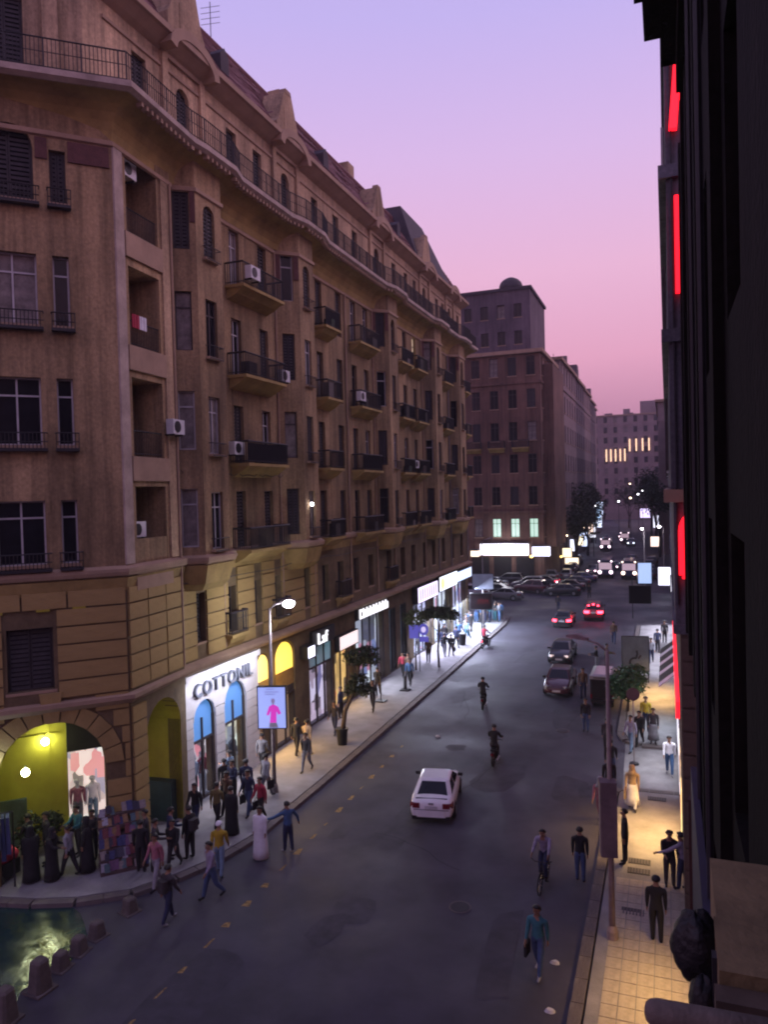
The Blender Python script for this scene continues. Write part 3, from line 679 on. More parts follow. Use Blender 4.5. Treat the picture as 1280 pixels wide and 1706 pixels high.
# ------------------------------------------------------------------ shops of the left block
def glassy(name, tint=(.8, .85, .9)):
    m = bpy.data.materials.new(name); m.use_nodes = True; t = m.node_tree; t.nodes.clear()
    o = N(t, 'OutputMaterial'); mx = N(t, 'MixShader'); tr = N(t, 'BsdfTransparent'); gl = N(t, 'BsdfGlossy')
    tr.inputs[0].default_value = (*tint, 1); gl.inputs['Roughness'].default_value = .03; mx.inputs[0].default_value = .06
    t.links.new(tr.outputs[0], mx.inputs[1]); t.links.new(gl.outputs[0], mx.inputs[2]); t.links.new(mx.outputs[0], o.inputs[0]); return m
SHOPGLASS = glassy('shop_glass')
BLUEG = emat('blue_transom', (.10, .30, .72), .62, (.1, .2, .4))
SHOPC = {
 'pinkwhite': emat('display_pinkwhite', (1, .80, .80), 1.25, pattern=3.2), 'cream': emat('display_cream', (1, .86, .62), 1.25, pattern=2.6), 'orange': emat('display_orange', (1, .42, .12), 1.5, pattern=.7),
 'amber': emat('display_amber', (1, .55, .15), 1.5, pattern=1.7), 'pink': emat('display_pink', (.9, .62, .78), 1.0, pattern=2.4), 'pale': emat('display_pale', (.82, .80, .92), 1.15, pattern=1.1),
 'teal': emat('display_teal', (.05, .17, .22), .6, pattern=1.6), 'white': emat('display_white', (.88, .86, 1), 1.5, pattern=1.7), 'lilac': emat('display_lilac', (.80, .72, 1), 1.5, pattern=1.5)}
SIDEW = mat('shop_side', (.5, .46, .45), .8, .1, 2)
def shop(u0, u1, z0, z1, kind, depth=.5, rise=0, transom=None, mull=2):
    zt = transom or z1
    b = MB(FS.pt); b.quad((u0-.05, -depth, z0), (u1+.05, -depth, z0), (u1+.05, -depth, zt), (u0-.05, -depth, zt)); b.build('display', SHOPC[kind], root)
    s = MB(FS.pt)
    for u in (u0-.06, u1+.06): s.quad((u, -depth, z0), (u, -.449, z0), (u, -.449, z1), (u, -depth, z1))
    s.quad((u0-.06, -depth, z0+.02), (u1+.06, -depth, z0+.02), (u1+.06, -.3, z0+.02), (u0-.06, -.3, z0+.02)); s.quad((u0-.06, -depth, zt), (u1+.06, -depth, zt), (u1+.06, -.3, zt), (u0-.06, -.3, zt))
    s.build('display_niche', SIDEW, root)
    f = MB(FS.pt)
    for k in range(mull+1):
        u = u0+(u1-u0)*k/mull; f.box(max(u0+.001, u-.035), min(u1-.001, u+.035), -.14, -.04, z0, z1)
    f.box(u0, u1, -.13, -.05, zt-.09, zt+.0); f.box(u0, u1, -.13, -.05, z0, z0+.14)
    fo = f.build('shop_window', FRAME, root)
    g = MB(FS.pt); g.box(u0+.03, u1-.03, -.10, -.09, z0+.14, zt-.09); g.build('shop_glass', SHOPGLASS, fo)
    if transom:
        t = MB(FS.pt)
        if rise:
            ap = arc_pts(u0, u1, z1, rise, 10); t.vprism([(u0, zt), (u1, zt)]+list(reversed(ap)), -.16, -.12)
        else: t.box(u0, u1, -.16, -.12, zt, z1)
        t.build('transom', BLUEG if kind in ('pinkwhite', 'cream') else SHOPC['teal'], fo)
shop(26.3, 27.9, .1, 3.65, 'pinkwhite', .5, .8, 2.75, 2); shop(28.65, 30.45, .1, 3.75, 'cream', .5, .9, 2.85, 2)
for (u0, u1, z1, r) in ((31.7, 32.95, 4.75, .6), (33.5, 35.6, 4.75, .8)):
    shop(u0, u1, .1, 2.75, 'orange', .48, 0, None, 2)
    b = MB(FS.pt).box(u0, u1, -.35, -.1, 2.78, 3.1); b.build('door_head', FRAME, root)
    ap = arc_pts(u0+.04, u1-.04, z1-.1, r, 10)
    MB(FS.pt).vprism([(u0+.04, 3.95), (u1-.04, 3.95)]+list(reversed(ap)), -.14, -.1).build('lit_lunette', LAMPY, root)
    MB(FS.pt).box(u0, u1, -.14, -.1, 3.1, 3.94).build('lunette_base', mat('amber_panel', (.40, .24, .07), .7, .3, 3), root)
shop(37.3, 40.4, .1, 4.5, 'pink', .5, 0, 3.4, 3)
shop(40.7, 43.6, .1, 3.6, 'amber', .5, 0, None, 3)
shop(44.0, 49.2, .1, 5.0, 'pale', .6, 0, None, 4)
shop(50.2, 51.6, .1, 4.8, 'teal', .5, 0, None, 2); shop(52.6, 54, .1, 4.8, 'teal', .5, 0, None, 2)
shop(55.6, 60.5, .1, 4.3, 'lilac', .6, 0, None, 4); shop(61.2, 66.5, .1, 4.5, 'white', .6, 0, None, 4); shop(67.2, 72, .1, 4.5, 'lilac', .6, 0, None, 4)
# window behind the corner arch, with goods
bq = MB(FC.pt); bq.box(7.97, 9.4, -3.3, -3.26, .7, 3.35); bq.build('display', emat('display_arch', (1, .78, .72), .9, pattern=3.0), root)
bk = MB(FC.pt); bk.box(7.96, 9.6, -3.4, -3.32, 0, 5.4); bk.box(7.96, 9.6, -3.3, -3.05, 3.4, 5.3); bk.build('display_surround', DARK, root)
# sign boards (each hangs on the wall: things of their own)
def sign(name, label, u0, u1, z0, z1, v0, v1, face, back=BLACK, fr=FS):
    s = thing(name, label, 'sign', fr.pt((u0+u1)/2, v0, z0)); MB(fr.pt).box(u0, u1, v0, v1, z0, z1).build('board', back, s)
    if face: MB(fr.pt).box(u0+.06, u1-.06, v1-.01, v1+.012, z0+.06, z1-.06).build('face', face, s)
    return s
def letters(par, txt, fr, u, v, z, size, m, sxs=1.0, gap=None, depth=.05):
    x = u
    for c in txt:
        me = text_mesh(c, size, m, depth); wd = max((p.co.x for p in me.vertices), default=.3)
        o = put('letter', me, par, fr.pt(x, v, z), fr.ang); o.rotation_euler.x = R(90); o.scale.x = sxs
        x += gap if gap else wd*sxs+.1
L1 = thing('shop_sign', 'dark raised capital lettering over the two arched windows of the white shop', 'sign', FS.pt(28, .12, 4.6))
LETD = mat('letter_dark', (.16, .17, .20), .5, .2, 3)
letters(L1, 'COTTONIL', FS, 26.25, .17, 4.66, .84, LETD, 1.0, None, .07)
s3 = sign('shop_sign', 'dark board with short pale lettering above the pink shop window', 37.4, 40.4, 4.55, 5.45, .02, .2, None)
SIGNW = emat('sign_white', (.95, .93, 1), 1.6); SIGNP = emat('sign_pink', (1, .80, .80), 1.1)
letters(s3, 'Lsf', FS, 38.0, .24, 4.65, .9, SIGNW, 1.1)
s4 = sign('shop_sign', 'pale pink lit box sign above the amber shop window', 40.7, 43.6, 3.7, 4.6, .02, .35, SIGNP)
s5 = sign('shop_sign', 'long dark fascia with bright white characters over the tall pale shop front', 43.9, 49.5, 5.05, 5.72, .02, .25, None)
for k in range(9):
    u = 44.1+k*.58; gm = MB(FS.pt); t = random.random()
    gm.box(u, u+.1, .26, .34, 5.08, 5.7); gm.box(u+.1, u+.42, .26, .34, 5.55-t*.2, 5.7-t*.2); gm.box(u+.1, u+.38, .26, .34, 5.1, 5.22)
    if t > .4: gm.box(u+.32, u+.44, .262, .342, 5.1, 5.5)
    gm.build('letter', SIGNW, s5)
s6 = sign('shop_sign', 'glowing lilac white fascia with vertical strokes, first of the far bright shops', 55.4, 60.8, 4.4, 5.7, .02, .5, emat('sign_lilac', (.82, .70, 1), 2.0))
for k in range(8): MB(FS.pt).box(55.9+k*.6, 56.05+k*.6, .515, .55, 4.6, 5.5).build('letter', mat('letter_mauve', (.35, .2, .4), .5), s6)
s7 = sign('shop_sign', 'bright white lit fascia with a yellow disc at its near end', 61.0, 66.7, 4.6, 5.9, .02, .6, emat('sign_bluewhite', (.78, .84, 1), 2.4))
MB(FS.pt).T
dk = MB(FS.pt); dk.vprism([(61.8+.5*math.cos(a), 5.25+.5*math.sin(a)) for a in [2*math.pi*i/16 for i in range(16)]], .615, .68); dk.build('disc', emat('disc_yellow', (1, .8, .25), 1.3), s7)
s8 = sign('shop_sign', 'blue white lit fascia nearest the far street corner', 67.0, 72.5, 4.7, 5.7, .02, .5, emat('sign_blue2', (.55, .68, 1), 1.8))
s9 = sign('shop_sign', 'small white glowing box sign beside the dark shop pier', 36.2, 37.1, 4.2, 4.9, .02, .5, emat('sign_small', (.75, .75, 1), 3.5))
# wall lamps of the arcade
for i, (u, v, z, lab) in enumerate(((7.2, -3.0, 3.95, 'round greenish white wall lamp on the yellow arcade wall, inside the arch'), (6.52, -1.0, 3.55, 'round greenish white lamp low at the arch edge among hanging goods'), (5.52, .1, 4.55, 'white tube lamp at the left edge of the corner arch'))):
    c = FC.pt(u, v, z); t = thing('wall_lamp', lab, 'lamp', c, 0, 'lamps at the corner arcade')
    if i < 2:
        MB().ball(c, .14, .14, .14).build('globe', LAMPG, t, True); MB(FC.pt).box(u-.03, u+.03, v-.14, v-.1, z-.2, z+.2).build('bracket', IRON, t)
    else: MB().tube([FC.pt(u, v, z-.5), FC.pt(u, v, z+.2)], .05, 6).build('tube', LAMPW, t); MB(FC.pt).box(u-.04, u+.04, v-.12, v-.06, z-.5, z+.2).build('bracket', IRON, t)
# drainpipes, air conditioners
for i, (y, x) in enumerate(((25.35, -18.4), (28.95, -18.74), (34.5, -18.74), (38.25, -18.74), (43.45, -18.72), (48.1, -18.74), (51.7, -18.74), (59.1, -18.74), (63, -18.74), (66.9, -18.7), (72.9, -18.7))):
    MB().tube([(x, y, 6.3), (x, y, 25.6)], .055, 6).build('drainpipe', STEEL if y > 60 else TRIM, root)
ac0 = None
acs = [(FL, 1.0, -.55, 25.05, 'white air conditioner under the arched loggia at the very top'), (FL, 2.75, .12, 15.6, 'white air conditioner outside the middle loggia railing'), (FL, .95, -.6, 11.65, 'air conditioner on the parapet of the lowest loggia'), (FS, 30.0, 1.0, 23.0, 'air conditioner on the nearest top balcony'), (FS, 33.9, .35, 18.9, 'air conditioner in the corner of the nearest third floor balcony'), (FS, 44.0, .5, 19.0, 'small air conditioner on the wide balcony past the second bay'), (FS, 29.3, .3, 15.0, 'small grey box unit beside the nearest second floor balcony'), (FS, 55.0, .4, 15.0, 'air conditioner between the two far balconies')]
for F_, u, v, z, lab in acs:
    if ac0 is None:
        c = ac0 = thing('air_conditioner', lab, 'air conditioner', F_.pt(u, v, z), F_.ang, 'air conditioners on the corner block')
        WL[c] = Vector((0, 0, 0)); MB().box(0, .82, -.32, 0, 0, .58).build('casing', WHITE, c, local=True)
        MB().lathe([(.02, -.335), (.23, -.335), (.23, -.32)], (.3, 0, .29), 14, 'y').build('fan_grille', BLACK, c, local=True)
        MB().box(.05, .12, -.3, .1, -.06, -.003).box(.68, .75, -.3, .1, -.06, -.003).build('bracket', IRON, c, local=True)
    else: c = copy_tree(ac0); c.location = F_.pt(u, v, z); c.rotation_euler.z = F_.ang; c['label'] = lab
sl_ = thing('wall_light', 'tiny bright lamp on the second bay of the corner block', 'lamp', (-17.7, 35.9, 12.6)); MB().ball((-17.7, 36.0, 12.6), .09, .09, .09).build('bulb', LAMPW, sl_, True); MB().box(-17.9, -17.7, 35.97, 36.03, 12.65, 12.7).build('bracket', IRON, sl_)
# boxes and pots left on the balconies
CR = random.Random(11); CLM = [mat('clutter_%d' % i, c, .9) for i, c in enumerate(((.05, .045, .04), (.12, .09, .06), (.03, .05, .03), (.16, .14, .13)))]; CLN = 0
for bs_ in BALC:
    for (u, w_) in bs_:
        for f in FLO:
            if CR.random() < .55:
                uu = u+CR.uniform(.2, w_-.9); hh = CR.uniform(.4, .95); o = MB(FS.pt).box(uu, uu+CR.uniform(.4, .8), .35, .8, f+.03, f+hh).build('box', CR.choice(CLM)); CLN += 1
                tag(o, 'dark box left on the %s row balcony, %s balcony from the corner' % (['lowest', 'second', 'third', 'top'][FLO.index(f)], dict(zip([29.85, 39.0, 44.1, 52.1, 55.8, 63.5, 70.8], ['first', 'second', 'third', 'fourth', 'fifth', 'sixth', 'farthest']))[u]), 'box', 'clutter on the balconies')
# laundry on the middle loggia rail
for k, (m, lab) in enumerate(((mat('cloth_red', (.35, .03, .06), .9), 'small red cloth drying on a loggia rail'), (mat('cloth_white', (.7, .7, .75), .9), 'white cloth drying on a loggia rail'))):
    y = .95+k*.45; q = MB(FL.pt)
    for i in range(5):
        a, b = y+.09*i, y+.09*(i+1); d = .02*(i % 2)
        q.box(a, b, -.05+d, -.02+d, FLO[2]+.75, FLO[2]+1.25)
    tag(q.build('laundry', m), lab, 'cloth')

# ------------------------------------------------------------------ RIGHT: the dark facade beside the camera and the next block
nb = thing('dark_building', 'nearly black facade rising along the right edge with pipes and a corbelled top', 'building', (3, 10, 0))
q = MB(); q.T = None
NF = Fr(.5, 21.8, 0, -1)           # u runs back towards the camera, v towards the street
pw = MB(NF.pt)
nh = [(4+3.6*i, 5.2+3.6*i, z, z+2.4) for i in range(4) for z in (6.0, 10.2, 14.4, 18.6)]
nh = [h for h in nh if h[0] > 8 or h[2] > 9.1]; panel(pw, 0, 26, 9.2, 23, [h for h in nh if h[2] > 9.1], .35); panel(pw, 7.8, 26, 3.2, 9.2, [h for h in nh if h[2] < 9.1], .35); pw.quad((0, 0, 9.2), (7.8, 0, 9.2), (7.8, -8, 9.2), (0, -8, 9.2)); pw.quad((7.8, 0, 0), (7.8, -8, 0), (7.8, -8, 9.2), (7.8, 0, 9.2)); pw.quad((0, 0, 9.2), (0, -8, 9.2), (0, -8, 23), (0, 0, 23))
pw.quad((0, -8, 0), (26, -8, 0), (26, -8, 23), (0, -8, 23)); pw.quad((26, 0, 0), (26, -8, 0), (26, -8, 23), (26, 0, 23)); pw.quad((0, 0, 23), (26, 0, 23), (26, -8, 23), (0, -8, 23))
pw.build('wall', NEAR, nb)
for h in nh: window(nb, NF, h[0], h[2], 1.2, 2.4, 'shut', .3, 0, False)
for u in (.35, 3.1, 6.7, 10.3, 13.9):
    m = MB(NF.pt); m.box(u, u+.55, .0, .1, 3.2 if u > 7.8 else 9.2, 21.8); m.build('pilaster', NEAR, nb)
for u, z0 in ((9.4, 3), (12.4, 5)): MB().tube([NF.pt(u, .1, z0), NF.pt(u, .1, 12), NF.pt(u, .1, 22)], .045, 6).build('drainpipe', IRON, nb)
cb = MB(NF.pt)
for k, (o, z0, z1) in enumerate(((.22, 20.6, 21.1), (.48, 21.1, 21.6), (.78, 21.6, 22.3), (.95, 22.3, 23.1))): cb.box(6.0+.1*k, 24, -.1, o, z0, z1-.01)
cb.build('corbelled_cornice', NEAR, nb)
cb = MB(NF.pt); 
for k in range(2, 5): cb.box(k*4.4, k*4.4+.4, -.4, .06, 0, 3.2)
cb.build('pier', NEAR, nb)
SHW = emat('shop_warm_glow', (1, .62, .22), 1.6, pattern=1.4)
for k in range(2, 4): MB(NF.pt).box(.45+k*4.4, 4.35+k*4.4, -1.1, -1.0, .3, 3.0).build('display', SHW, nb)
sb = thing('shop_sign', 'dark navy fascia board low on the nearly black right facade', 'sign', NF.pt(4, 0, 4))
MB(NF.pt).box(8.0, 13.5, .105, .2, 4.4, 8.2).build('board', NAVY, sb); MB(NF.pt).box(7.82, 7.98, .005, .25, 2.8, 7.6).build('side_board', mat('maroon_board', (.05, .014, .012), .6), sb)
# bits right below the camera: stucco ledge, rounded rail, wrapped bundle
lg_ = thing('stucco_ledge', 'brown stucco ledge jutting from the facade at the bottom right corner', 'ledge', (.4, 3.8, 10.6))
MB().box(.17, .498, 3.36, 3.78, 10.2, 10.985).build('block', BROWN, lg_); MB().box(.185, .497, 3.785, 4.4, 10.2, 10.975).build('block', BROWN, lg_); MB().box(.15, .498, 3.24, 3.352, 10.1, 10.93).build('lip', mat('ledge_lip', (.10, .07, .05), .9, .3, 3), lg_)
ro = MB(); ro.tube([(-.115, 3.0, 10.99), (-.11, 3.0, 10.99), (-.095, 3.0, 10.99), (-.07, 3.0, 10.99), (.498, 3.02, 10.99)], [.012, .03, .043, .05, .05], 14)
tag(ro.build('rail', mat('rail_brown', (.16, .125, .105), .8, .3, 6, .3, 30), None, True), 'thick brown rail with a rounded end at the bottom right corner', 'rail')
bd = thing('bundle', 'black lumpy wrapped bundle hanging beside the brown stucco ledge', 'bundle', (.08, 3.7, 10.8))
def lump(c, r, seed):
    rr = random.Random(seed); m = MB(); ph = [rr.uniform(0, 6) for _ in range(6)]; rings = []
    for j in range(15):
        p = math.pi*(j/14*.98+.01); ring = []
        for k in range(22):
            t = 2*math.pi*k/22; d = 1+.10*math.sin(3*t+ph[0]+2*p)+.07*math.sin(5*t+ph[1])*math.sin(3*p+ph[2])+.05*math.sin(9*t+ph[3]+5*p)
            ring.append((c[0]+r[0]*d*math.sin(p)*math.cos(t), c[1]+r[1]*d*math.sin(p)*math.sin(t), c[2]-r[2]*d*math.cos(p)))
        rings.append(ring)
    return m.loft(rings)
BAG = mat('black_bag', (.012, .011, .012), .55, .3, 6, .6, 25)
lump((.095, 3.72, 10.86), (.105, .10, .155), 3).build('wrapping', BAG, bd, True); lump((.115, 3.55, 10.72), (.062, .07, .105), 5).build('lower_wrapping', BAG, bd, True)
MB().box(.15, .18, 3.5, 3.56, 10.5, 10.95).build('strut', IRON, bd)
# next block: projecting pier with string courses
n2 = thing('pier_building', 'bluish stone corner of the next block on the right with projecting string courses', 'building', (3, 40, 0))
PF = Fr(.04, 24, 1, 0)      # its end wall faces the camera
for (o, z0, z1) in ((.07, 12.95, 28), (.13, 8.9, 12.55), (.26, 0, 8.75)):
    MB().prism([(.04+o, 24), (9, 24), (9, 71), (.04+o, 71)], z0, min(z1, 28.2)).build('wall', NEARB if z0 > 8 else mat('rustic_base', (.12, .085, .065), .9, .3, 1.5, .4, 10), n2)
for z, e in ((12.55, .14), (17.3, .13), (22.1, .15), (27.9, .03)):
    o = -.02; MB().box(.04-e, 9, 24-e, 71.05, z, z+.38).build('string_course', NEARB if z > 13 else TRIM, n2)
MB().box(.10, 9, 23.9, 71.03, 8.62, 8.9).build('string_course', NEARB, n2)
QF = Fr(.3, 24, 1, 0)
for k in range(12):
    for a, b in ((0, 1.1), (1.1, 2.4)) if k % 2 else ((0, .7), (.7, 2.4)):
        if k > 11: continue
        stone(n2, QF, a+.0, b, .1+k*.7, .8+k*.7, 0, mat('rustic_base', (.12, .085, .065)), .07, .03)
GF = Fr(.04, 71, 0, -1)
for i in range(10):
    for z in (13.6, 18.2, 23): window(n2, GF, 2+4.4*i, z, 1.2, 2.5, ['shut', 'd', 'w'][(i*2+int(z)) % 3], -.03, 0, False)
GG = Fr(.30, 71, 0, -1)
for i in range(8): MB(GG.pt).box(2+5.4*i, 5.6+5.4*i, .005, .02, .3, 3.2).build('display', SHW if i in (4, 7) else SHOPC['white'], n2)
# red neon letters on the end wall, and the red strip on the fascia
def stroke(m, pts, w_, v0, v1):
    for (a, b), (c, d) in zip(pts, pts[1:]):
        L = math.hypot(c-a, d-b); nx, nz = -(d-b)/L*w_/2, (c-a)/L*w_/2
        m.vprism([(a+nx, b+nz), (a-nx, b-nz), (c-nx, d-nz), (c+nx, d+nz)], v0, v1)
ns = thing('neon_sign', 'tall vertical sign of glowing red letters on the bluish stone corner', 'sign', (.9, 23.9, 16))
def nletter(pts_list, wd): 
    m = MB(PF.pt)
    for i, p in enumerate(pts_list): stroke(m, p, wd, .05+i*.004, .28+i*.004)
    return m.build('letter', NEON, ns)
nletter([[(.28, 23.45), (.52, 26.3)], [(.52, 26.3), (.95, 26.3), (1.4, 23.45)], [(.4, 24.4), (1.2, 24.4)]], .22)
nletter([[(.37, 18.7), (.37, 21.5)]], .17)
cc = [(.95+.6*math.cos(a), 11.7+.6*math.sin(a)) for a in [math.pi*(.5+.1*i) for i in range(6)]]+[(.35, 10.4)]
nletter([cc, [(.35, 10.4), (.95, 10.3)]], .2)
MB(PF.pt).box(.2, .24, .0, .1, 9.5, 27).box(.7, .74, .0, .1, 9.5, 27).build('mounting_rail', IRON, ns)
rs = thing('neon_strip', 'red glowing strip along the shop fascia under the neon letters', 'sign', (.25, 38, 5.2))
MB().box(.16, .285, 28.5, 46, 4.75, 5.35).build('tube', NEON, rs)
aw = thing('awning', 'black and white striped awning over the right pavement', 'awning', (.2, 44, 3.2))
for k in range(12):
    y = 39.2+k*.75; MB().xprism_ if False else None
    m = MB(); m.add([(.29, y, 3.9), (.29, y+.74, 3.9), (-.55, y+.74, 3.2), (-.55, y, 3.2), (.29, y, 3.84), (.29, y+.74, 3.84), (-.55, y+.74, 3.14), (-.55, y, 3.14)], [(0, 1, 2, 3), (4, 7, 6, 5), (0, 3, 7, 4), (1, 5, 6, 2), (3, 2, 6, 7)])
    m.build('stripe', BLACK if k % 3 else mat('cloth_white', (.7, .7, .75)), aw)

# ------------------------------------------------------------------ FAR buildings
def block(name, label, x0, x1, y0, y1, h, m, wm, floors, cols, side='xp', z0=5.5, roof=None, group=None, lit=(), style='d', ww=1.3, arch=False):
    b = thing(name, label, 'building', ((x0+x1)/2, (y0+y1)/2, 0), 0, group)
    wl_ = MB(); core = MB().prism([(x0+.4, y0+.4), (x1-.4, y0+.4), (x1-.4, y1-.4), (x0+.4, y1-.4)], 0, h-.05); core.build('core', DARK, b)
    for fr, n, on in ((Fr(x0, y0, 1, 0), cols[0], True), (Fr(x1, y0, 0, 1), cols[1], side == 'xp'), (Fr(x0, y1, 0, -1), cols[1], side == 'xm'), (Fr(x1, y1, -1, 0), cols[0], False)):
        L = x1-x0 if abs(fr.d[0]) > .5 else y1-y0; hs = []
        if on:
            fh = (h-z0)/floors
            for i in range(n):
                for j in range(floors):
                    c = L*(i+.5)/n; z = z0+fh*j+fh*.22
                    hs.append((c-ww/2, c+ww/2, z, z+fh*.58))
                    st = 'litc' if (fr.d[0] > .5 and (i, j) in lit) else style if (i*7+j*3) % 4 else 'shut'
                    window(b, fr, c-ww/2, z, ww, fh*.58, st, .2)
        wl_.T = fr.pt; panel(wl_, 0, L, 0, h, hs, .25)
    wl_.T = None; wl_.quad((x0, y0, h), (x1, y0, h), (x1, y1, h), (x0, y1, h)); wl_.build('wall', m, b)
    e = .45; MB().box(x0-e, x1+e, y0-e, y1+e, h-.5, h).build('cornice', TRIM, b)
    rr = random.Random(int(x0*7+y0))
    for k in range(5):
        x, y = rr.uniform(x0+2, x1-2), rr.uniform(y0+1, y1-2)
        if name != 'far_building': MB().box(x, x+rr.uniform(1, 3.4), y, y+rr.uniform(1, 3), h-.05, h+rr.uniform(.9, 2.8)).build('roof_hut', m, b)
        if k < 3: MB().bar((x-.6, y, h), (x-.6, y, h+rr.uniform(1.5, 3.2)), .05).build('aerial', IRON, b)
    for j in (1, floors-1):
        z = z0+(h-z0)/floors*j; MB().box(x0-.18, x1+.18, y0-.18, y1+.18, z-.15, z+.15).build('string_course', m, b)
    return b
FARW = mat('far_stucco', (.165, .092, .068), .9, .3, .3, streak=True); FARW2 = mat('far_grey', (.13, .10, .12), .9, .3, .3, streak=True); FARW3 = mat('far_pale', (.24, .18, .18), .9, .25, .3)
b2 = block('far_building', 'tall brown block across the junction with a small dome on its flat roof', -40, -16.3, 106, 122, 32.8, FARW, None, 6, (9, 5), lit=((8, 0), (7, 0), (6, 0)), ww=1.2)
FU = Fr(-38, 106.6, 1, 0); up = MB(FU.pt); uh = []
for i in range(8):
    for z in (33.8, 37.6): uh.append((1.3+2.4*i, 2.4+2.4*i, z, z+1.9))
panel(up, 0, 20.4, 32.8, 41.4, uh, .3); up.T = None
up.quad((-17.6, 106.6, 32.8), (-17.6, 120, 32.8), (-17.6, 120, 41.4), (-17.6, 106.6, 41.4)); up.quad((-38, 106.6, 41.4), (-17.6, 106.6, 41.4), (-17.6, 120, 41.4), (-38, 120, 41.4)); up.build('upper_wall', FARW2, b2)
MB().box(-37.5, -18, 107.1, 119.5, 32.8, 41.2).build('core', DARK, b2)
for h in uh: window(b2, FU, h[0], h[2], 1.1, 1.9, 'd', .25)
MB().box(-38.3, -17.35, 106.35, 120.2, 41.4, 41.8).build('eaves', ROOFD, b2)
MB().box(-16.9, -14.9, 108.5, 120, 5, 31).build('corner_turret', FARW, b2)
dm = MB(); dm.lathe([(1.7, 41.9), (1.7, 42.6), (1.5, 43.1), (1.1, 43.5), (.5, 43.8), (.05, 43.9)], (-20.7, 109, 0), 14); dm.build('dome', ROOFD, b2, True)
for i in range(3): MB().box(-24.6+3.2*i-2, -22.1+3.2*i-2, 105.9, 106.02, .1, 3.7).build('shop_opening', DARK, b2)
for i in range(3): balcony(b2, Fr(-40, 106, 1, 0), 20.2-3.4*i-.6, 14.6+4.55*1, 2.4, .9)
for x0, x1, z0, z1, m, l in ((-25.2, -18.4, 4.0, 5.6, emat('sign_far1', (.9, .88, 1), 3.0), 'wide white lit shop fascia under the brown block across the junction'), (-26.6, -25.5, 3.8, 4.6, emat('sign_far2', (1, .8, .6), 2.2), 'small warm lit fascia at the left end of the brown block'), (-17.8, -15.4, 3.9, 5.2, emat('sign_far3', (.75, .78, 1), 2.6), 'blue white lit fascia at the street corner of the brown block')):
    s = thing('shop_sign', l, 'sign', (x0, 105.5, z0)); MB().box(x0, x1, 105.2, 105.95, z0, z1).build('board', m, s); MB().box(x0-.05, x1+.05, 105.1, 105.95, z1+.01, z1+.25).build('hood', ROOFD, s)
row = [(-34, -15.9, 124, 146, 34.5), (-34, -16.8, 147, 170, 35.5), (-36, -17.8, 171, 196, 36.5), (-40, -19.6, 197, 230, 38), (-46, -23, 232, 275, 41)]
labs = ['bluish apartment block behind the brown one, first of the far row', 'second far block of the receding row on the left', 'third far block of the receding row on the left', 'fourth far block of the receding row on the left', 'last block at the end of the receding row']
for i, r in enumerate(row): block('row_building', labs[i], *r, FARW2 if i % 2 else FARW3, None, 6, (4, 6), group='far blocks receding along the left of the street', ww=1.4)
fb = block('end_building', 'broad hazy block closing the far end of the street with warm glowing strips as uplit columns', -42, 6, 330, 350, 44, FARW3, None, 9, (12, 2), side='', ww=1.5)
MB().box(-10, 4, 329.9, 350, 44, 49).build('roof_storey', FARW3, fb)
WARM = emat('uplit_warm_glow', (1, .62, .35), 1.8)  # emission put in for columns lit from below; the strips are no lamps
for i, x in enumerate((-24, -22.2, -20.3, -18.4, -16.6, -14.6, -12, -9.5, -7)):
    z = 27 if i < 5 else 31; MB().box(x, x+.5, 329.6, 329.9, z-2.5, z+2.6).build('uplit_column_glow', WARM, fb)
block('row_building', 'dark far block on the right side of the street beyond the trees', 1.5, 18, 82, 150, 27, FARW2, None, 6, (3, 9), side='xm', group=None)
block('row_building', 'farther dim block on the right of the street, half hidden by trees', -1.5, 16, 155, 240, 30, FARW3, None, 6, (3, 9), side='xm')
# ------------------------------------------------------------------ street furniture
def lamp_head(m, p, d, L=.7):
    "flat lantern from p along plan direction d"
    a = Vector(p); b = a+Vector((d[0]*L, d[1]*L, .06)); s = Vector((-d[1], d[0], 0))*.13
    m.loft([[tuple(a+s*.5), tuple(a-s*.5), tuple(a-s*.5+Vector((0, 0, .08))), tuple(a+s*.5+Vector((0, 0, .08)))], [tuple((a+b)/2+s), tuple((a+b)/2-s), tuple((a+b)/2-s+Vector((0, 0, .14))), tuple((a+b)/2+s+Vector((0, 0, .14)))], [tuple(b+s*.7), tuple(b-s*.7), tuple(b-s*.7+Vector((0, 0, .06))), tuple(b+s*.7+Vector((0, 0, .06)))]])
def street_lamp(label, x, y, h, d, arm, m, lit=True, group='street lamps along the pavements', gm=None, base=.15, glow=.16):
    t = thing('street_lamp', label, 'street lamp', (x, y, base), 0, group)
    MB().tube([(x, y, base), (x, y, base+h*.35), (x, y, base+h)], [.095, .075, .05], 8).build('pole', m, t, True)
    MB().lathe([(.16, base), (.16, base+.25), (.1, base+.4)], (x, y, 0), 10).build('pole_base', m, t)
    e = (x+d[0]*arm, y+d[1]*arm, base+h+.22)
    MB().tube([(x, y, base+h-.05), (x+d[0]*arm*.5, y+d[1]*arm*.5, base+h+.16), e], .032, 6).build('arm', m, t, True)
    hm = MB(); lamp_head(hm, e, d, .62); hm.build('lamp_head', m, t)
    if lit:
        c = (e[0]+d[0]*.34, e[1]+d[1]*.34, e[2]-.05); MB().ball(c, glow, glow, glow*.7).build('globe', gm or LAMPW, t, True); return t, c
    return t, e
lamp1, lc1 = street_lamp('lit street lamp on the left pavement carrying a pale blue poster', -16.26, 28.6, 8.05, (.86, .5), .5, STEEL, glow=.27)
lamp2, _ = street_lamp('unlit reddish street lamp on the near right pavement with a dark box sign', -1.67, 22.0, 8.3, (-.97, .2), .55, RUST, lit=False)
lamp3, lc3 = street_lamp('far lamp post on the left pavement by the crowd, with a grey board', -16.35, 69.0, 8.2, (.86, .5), .5, STEEL, lit=False)
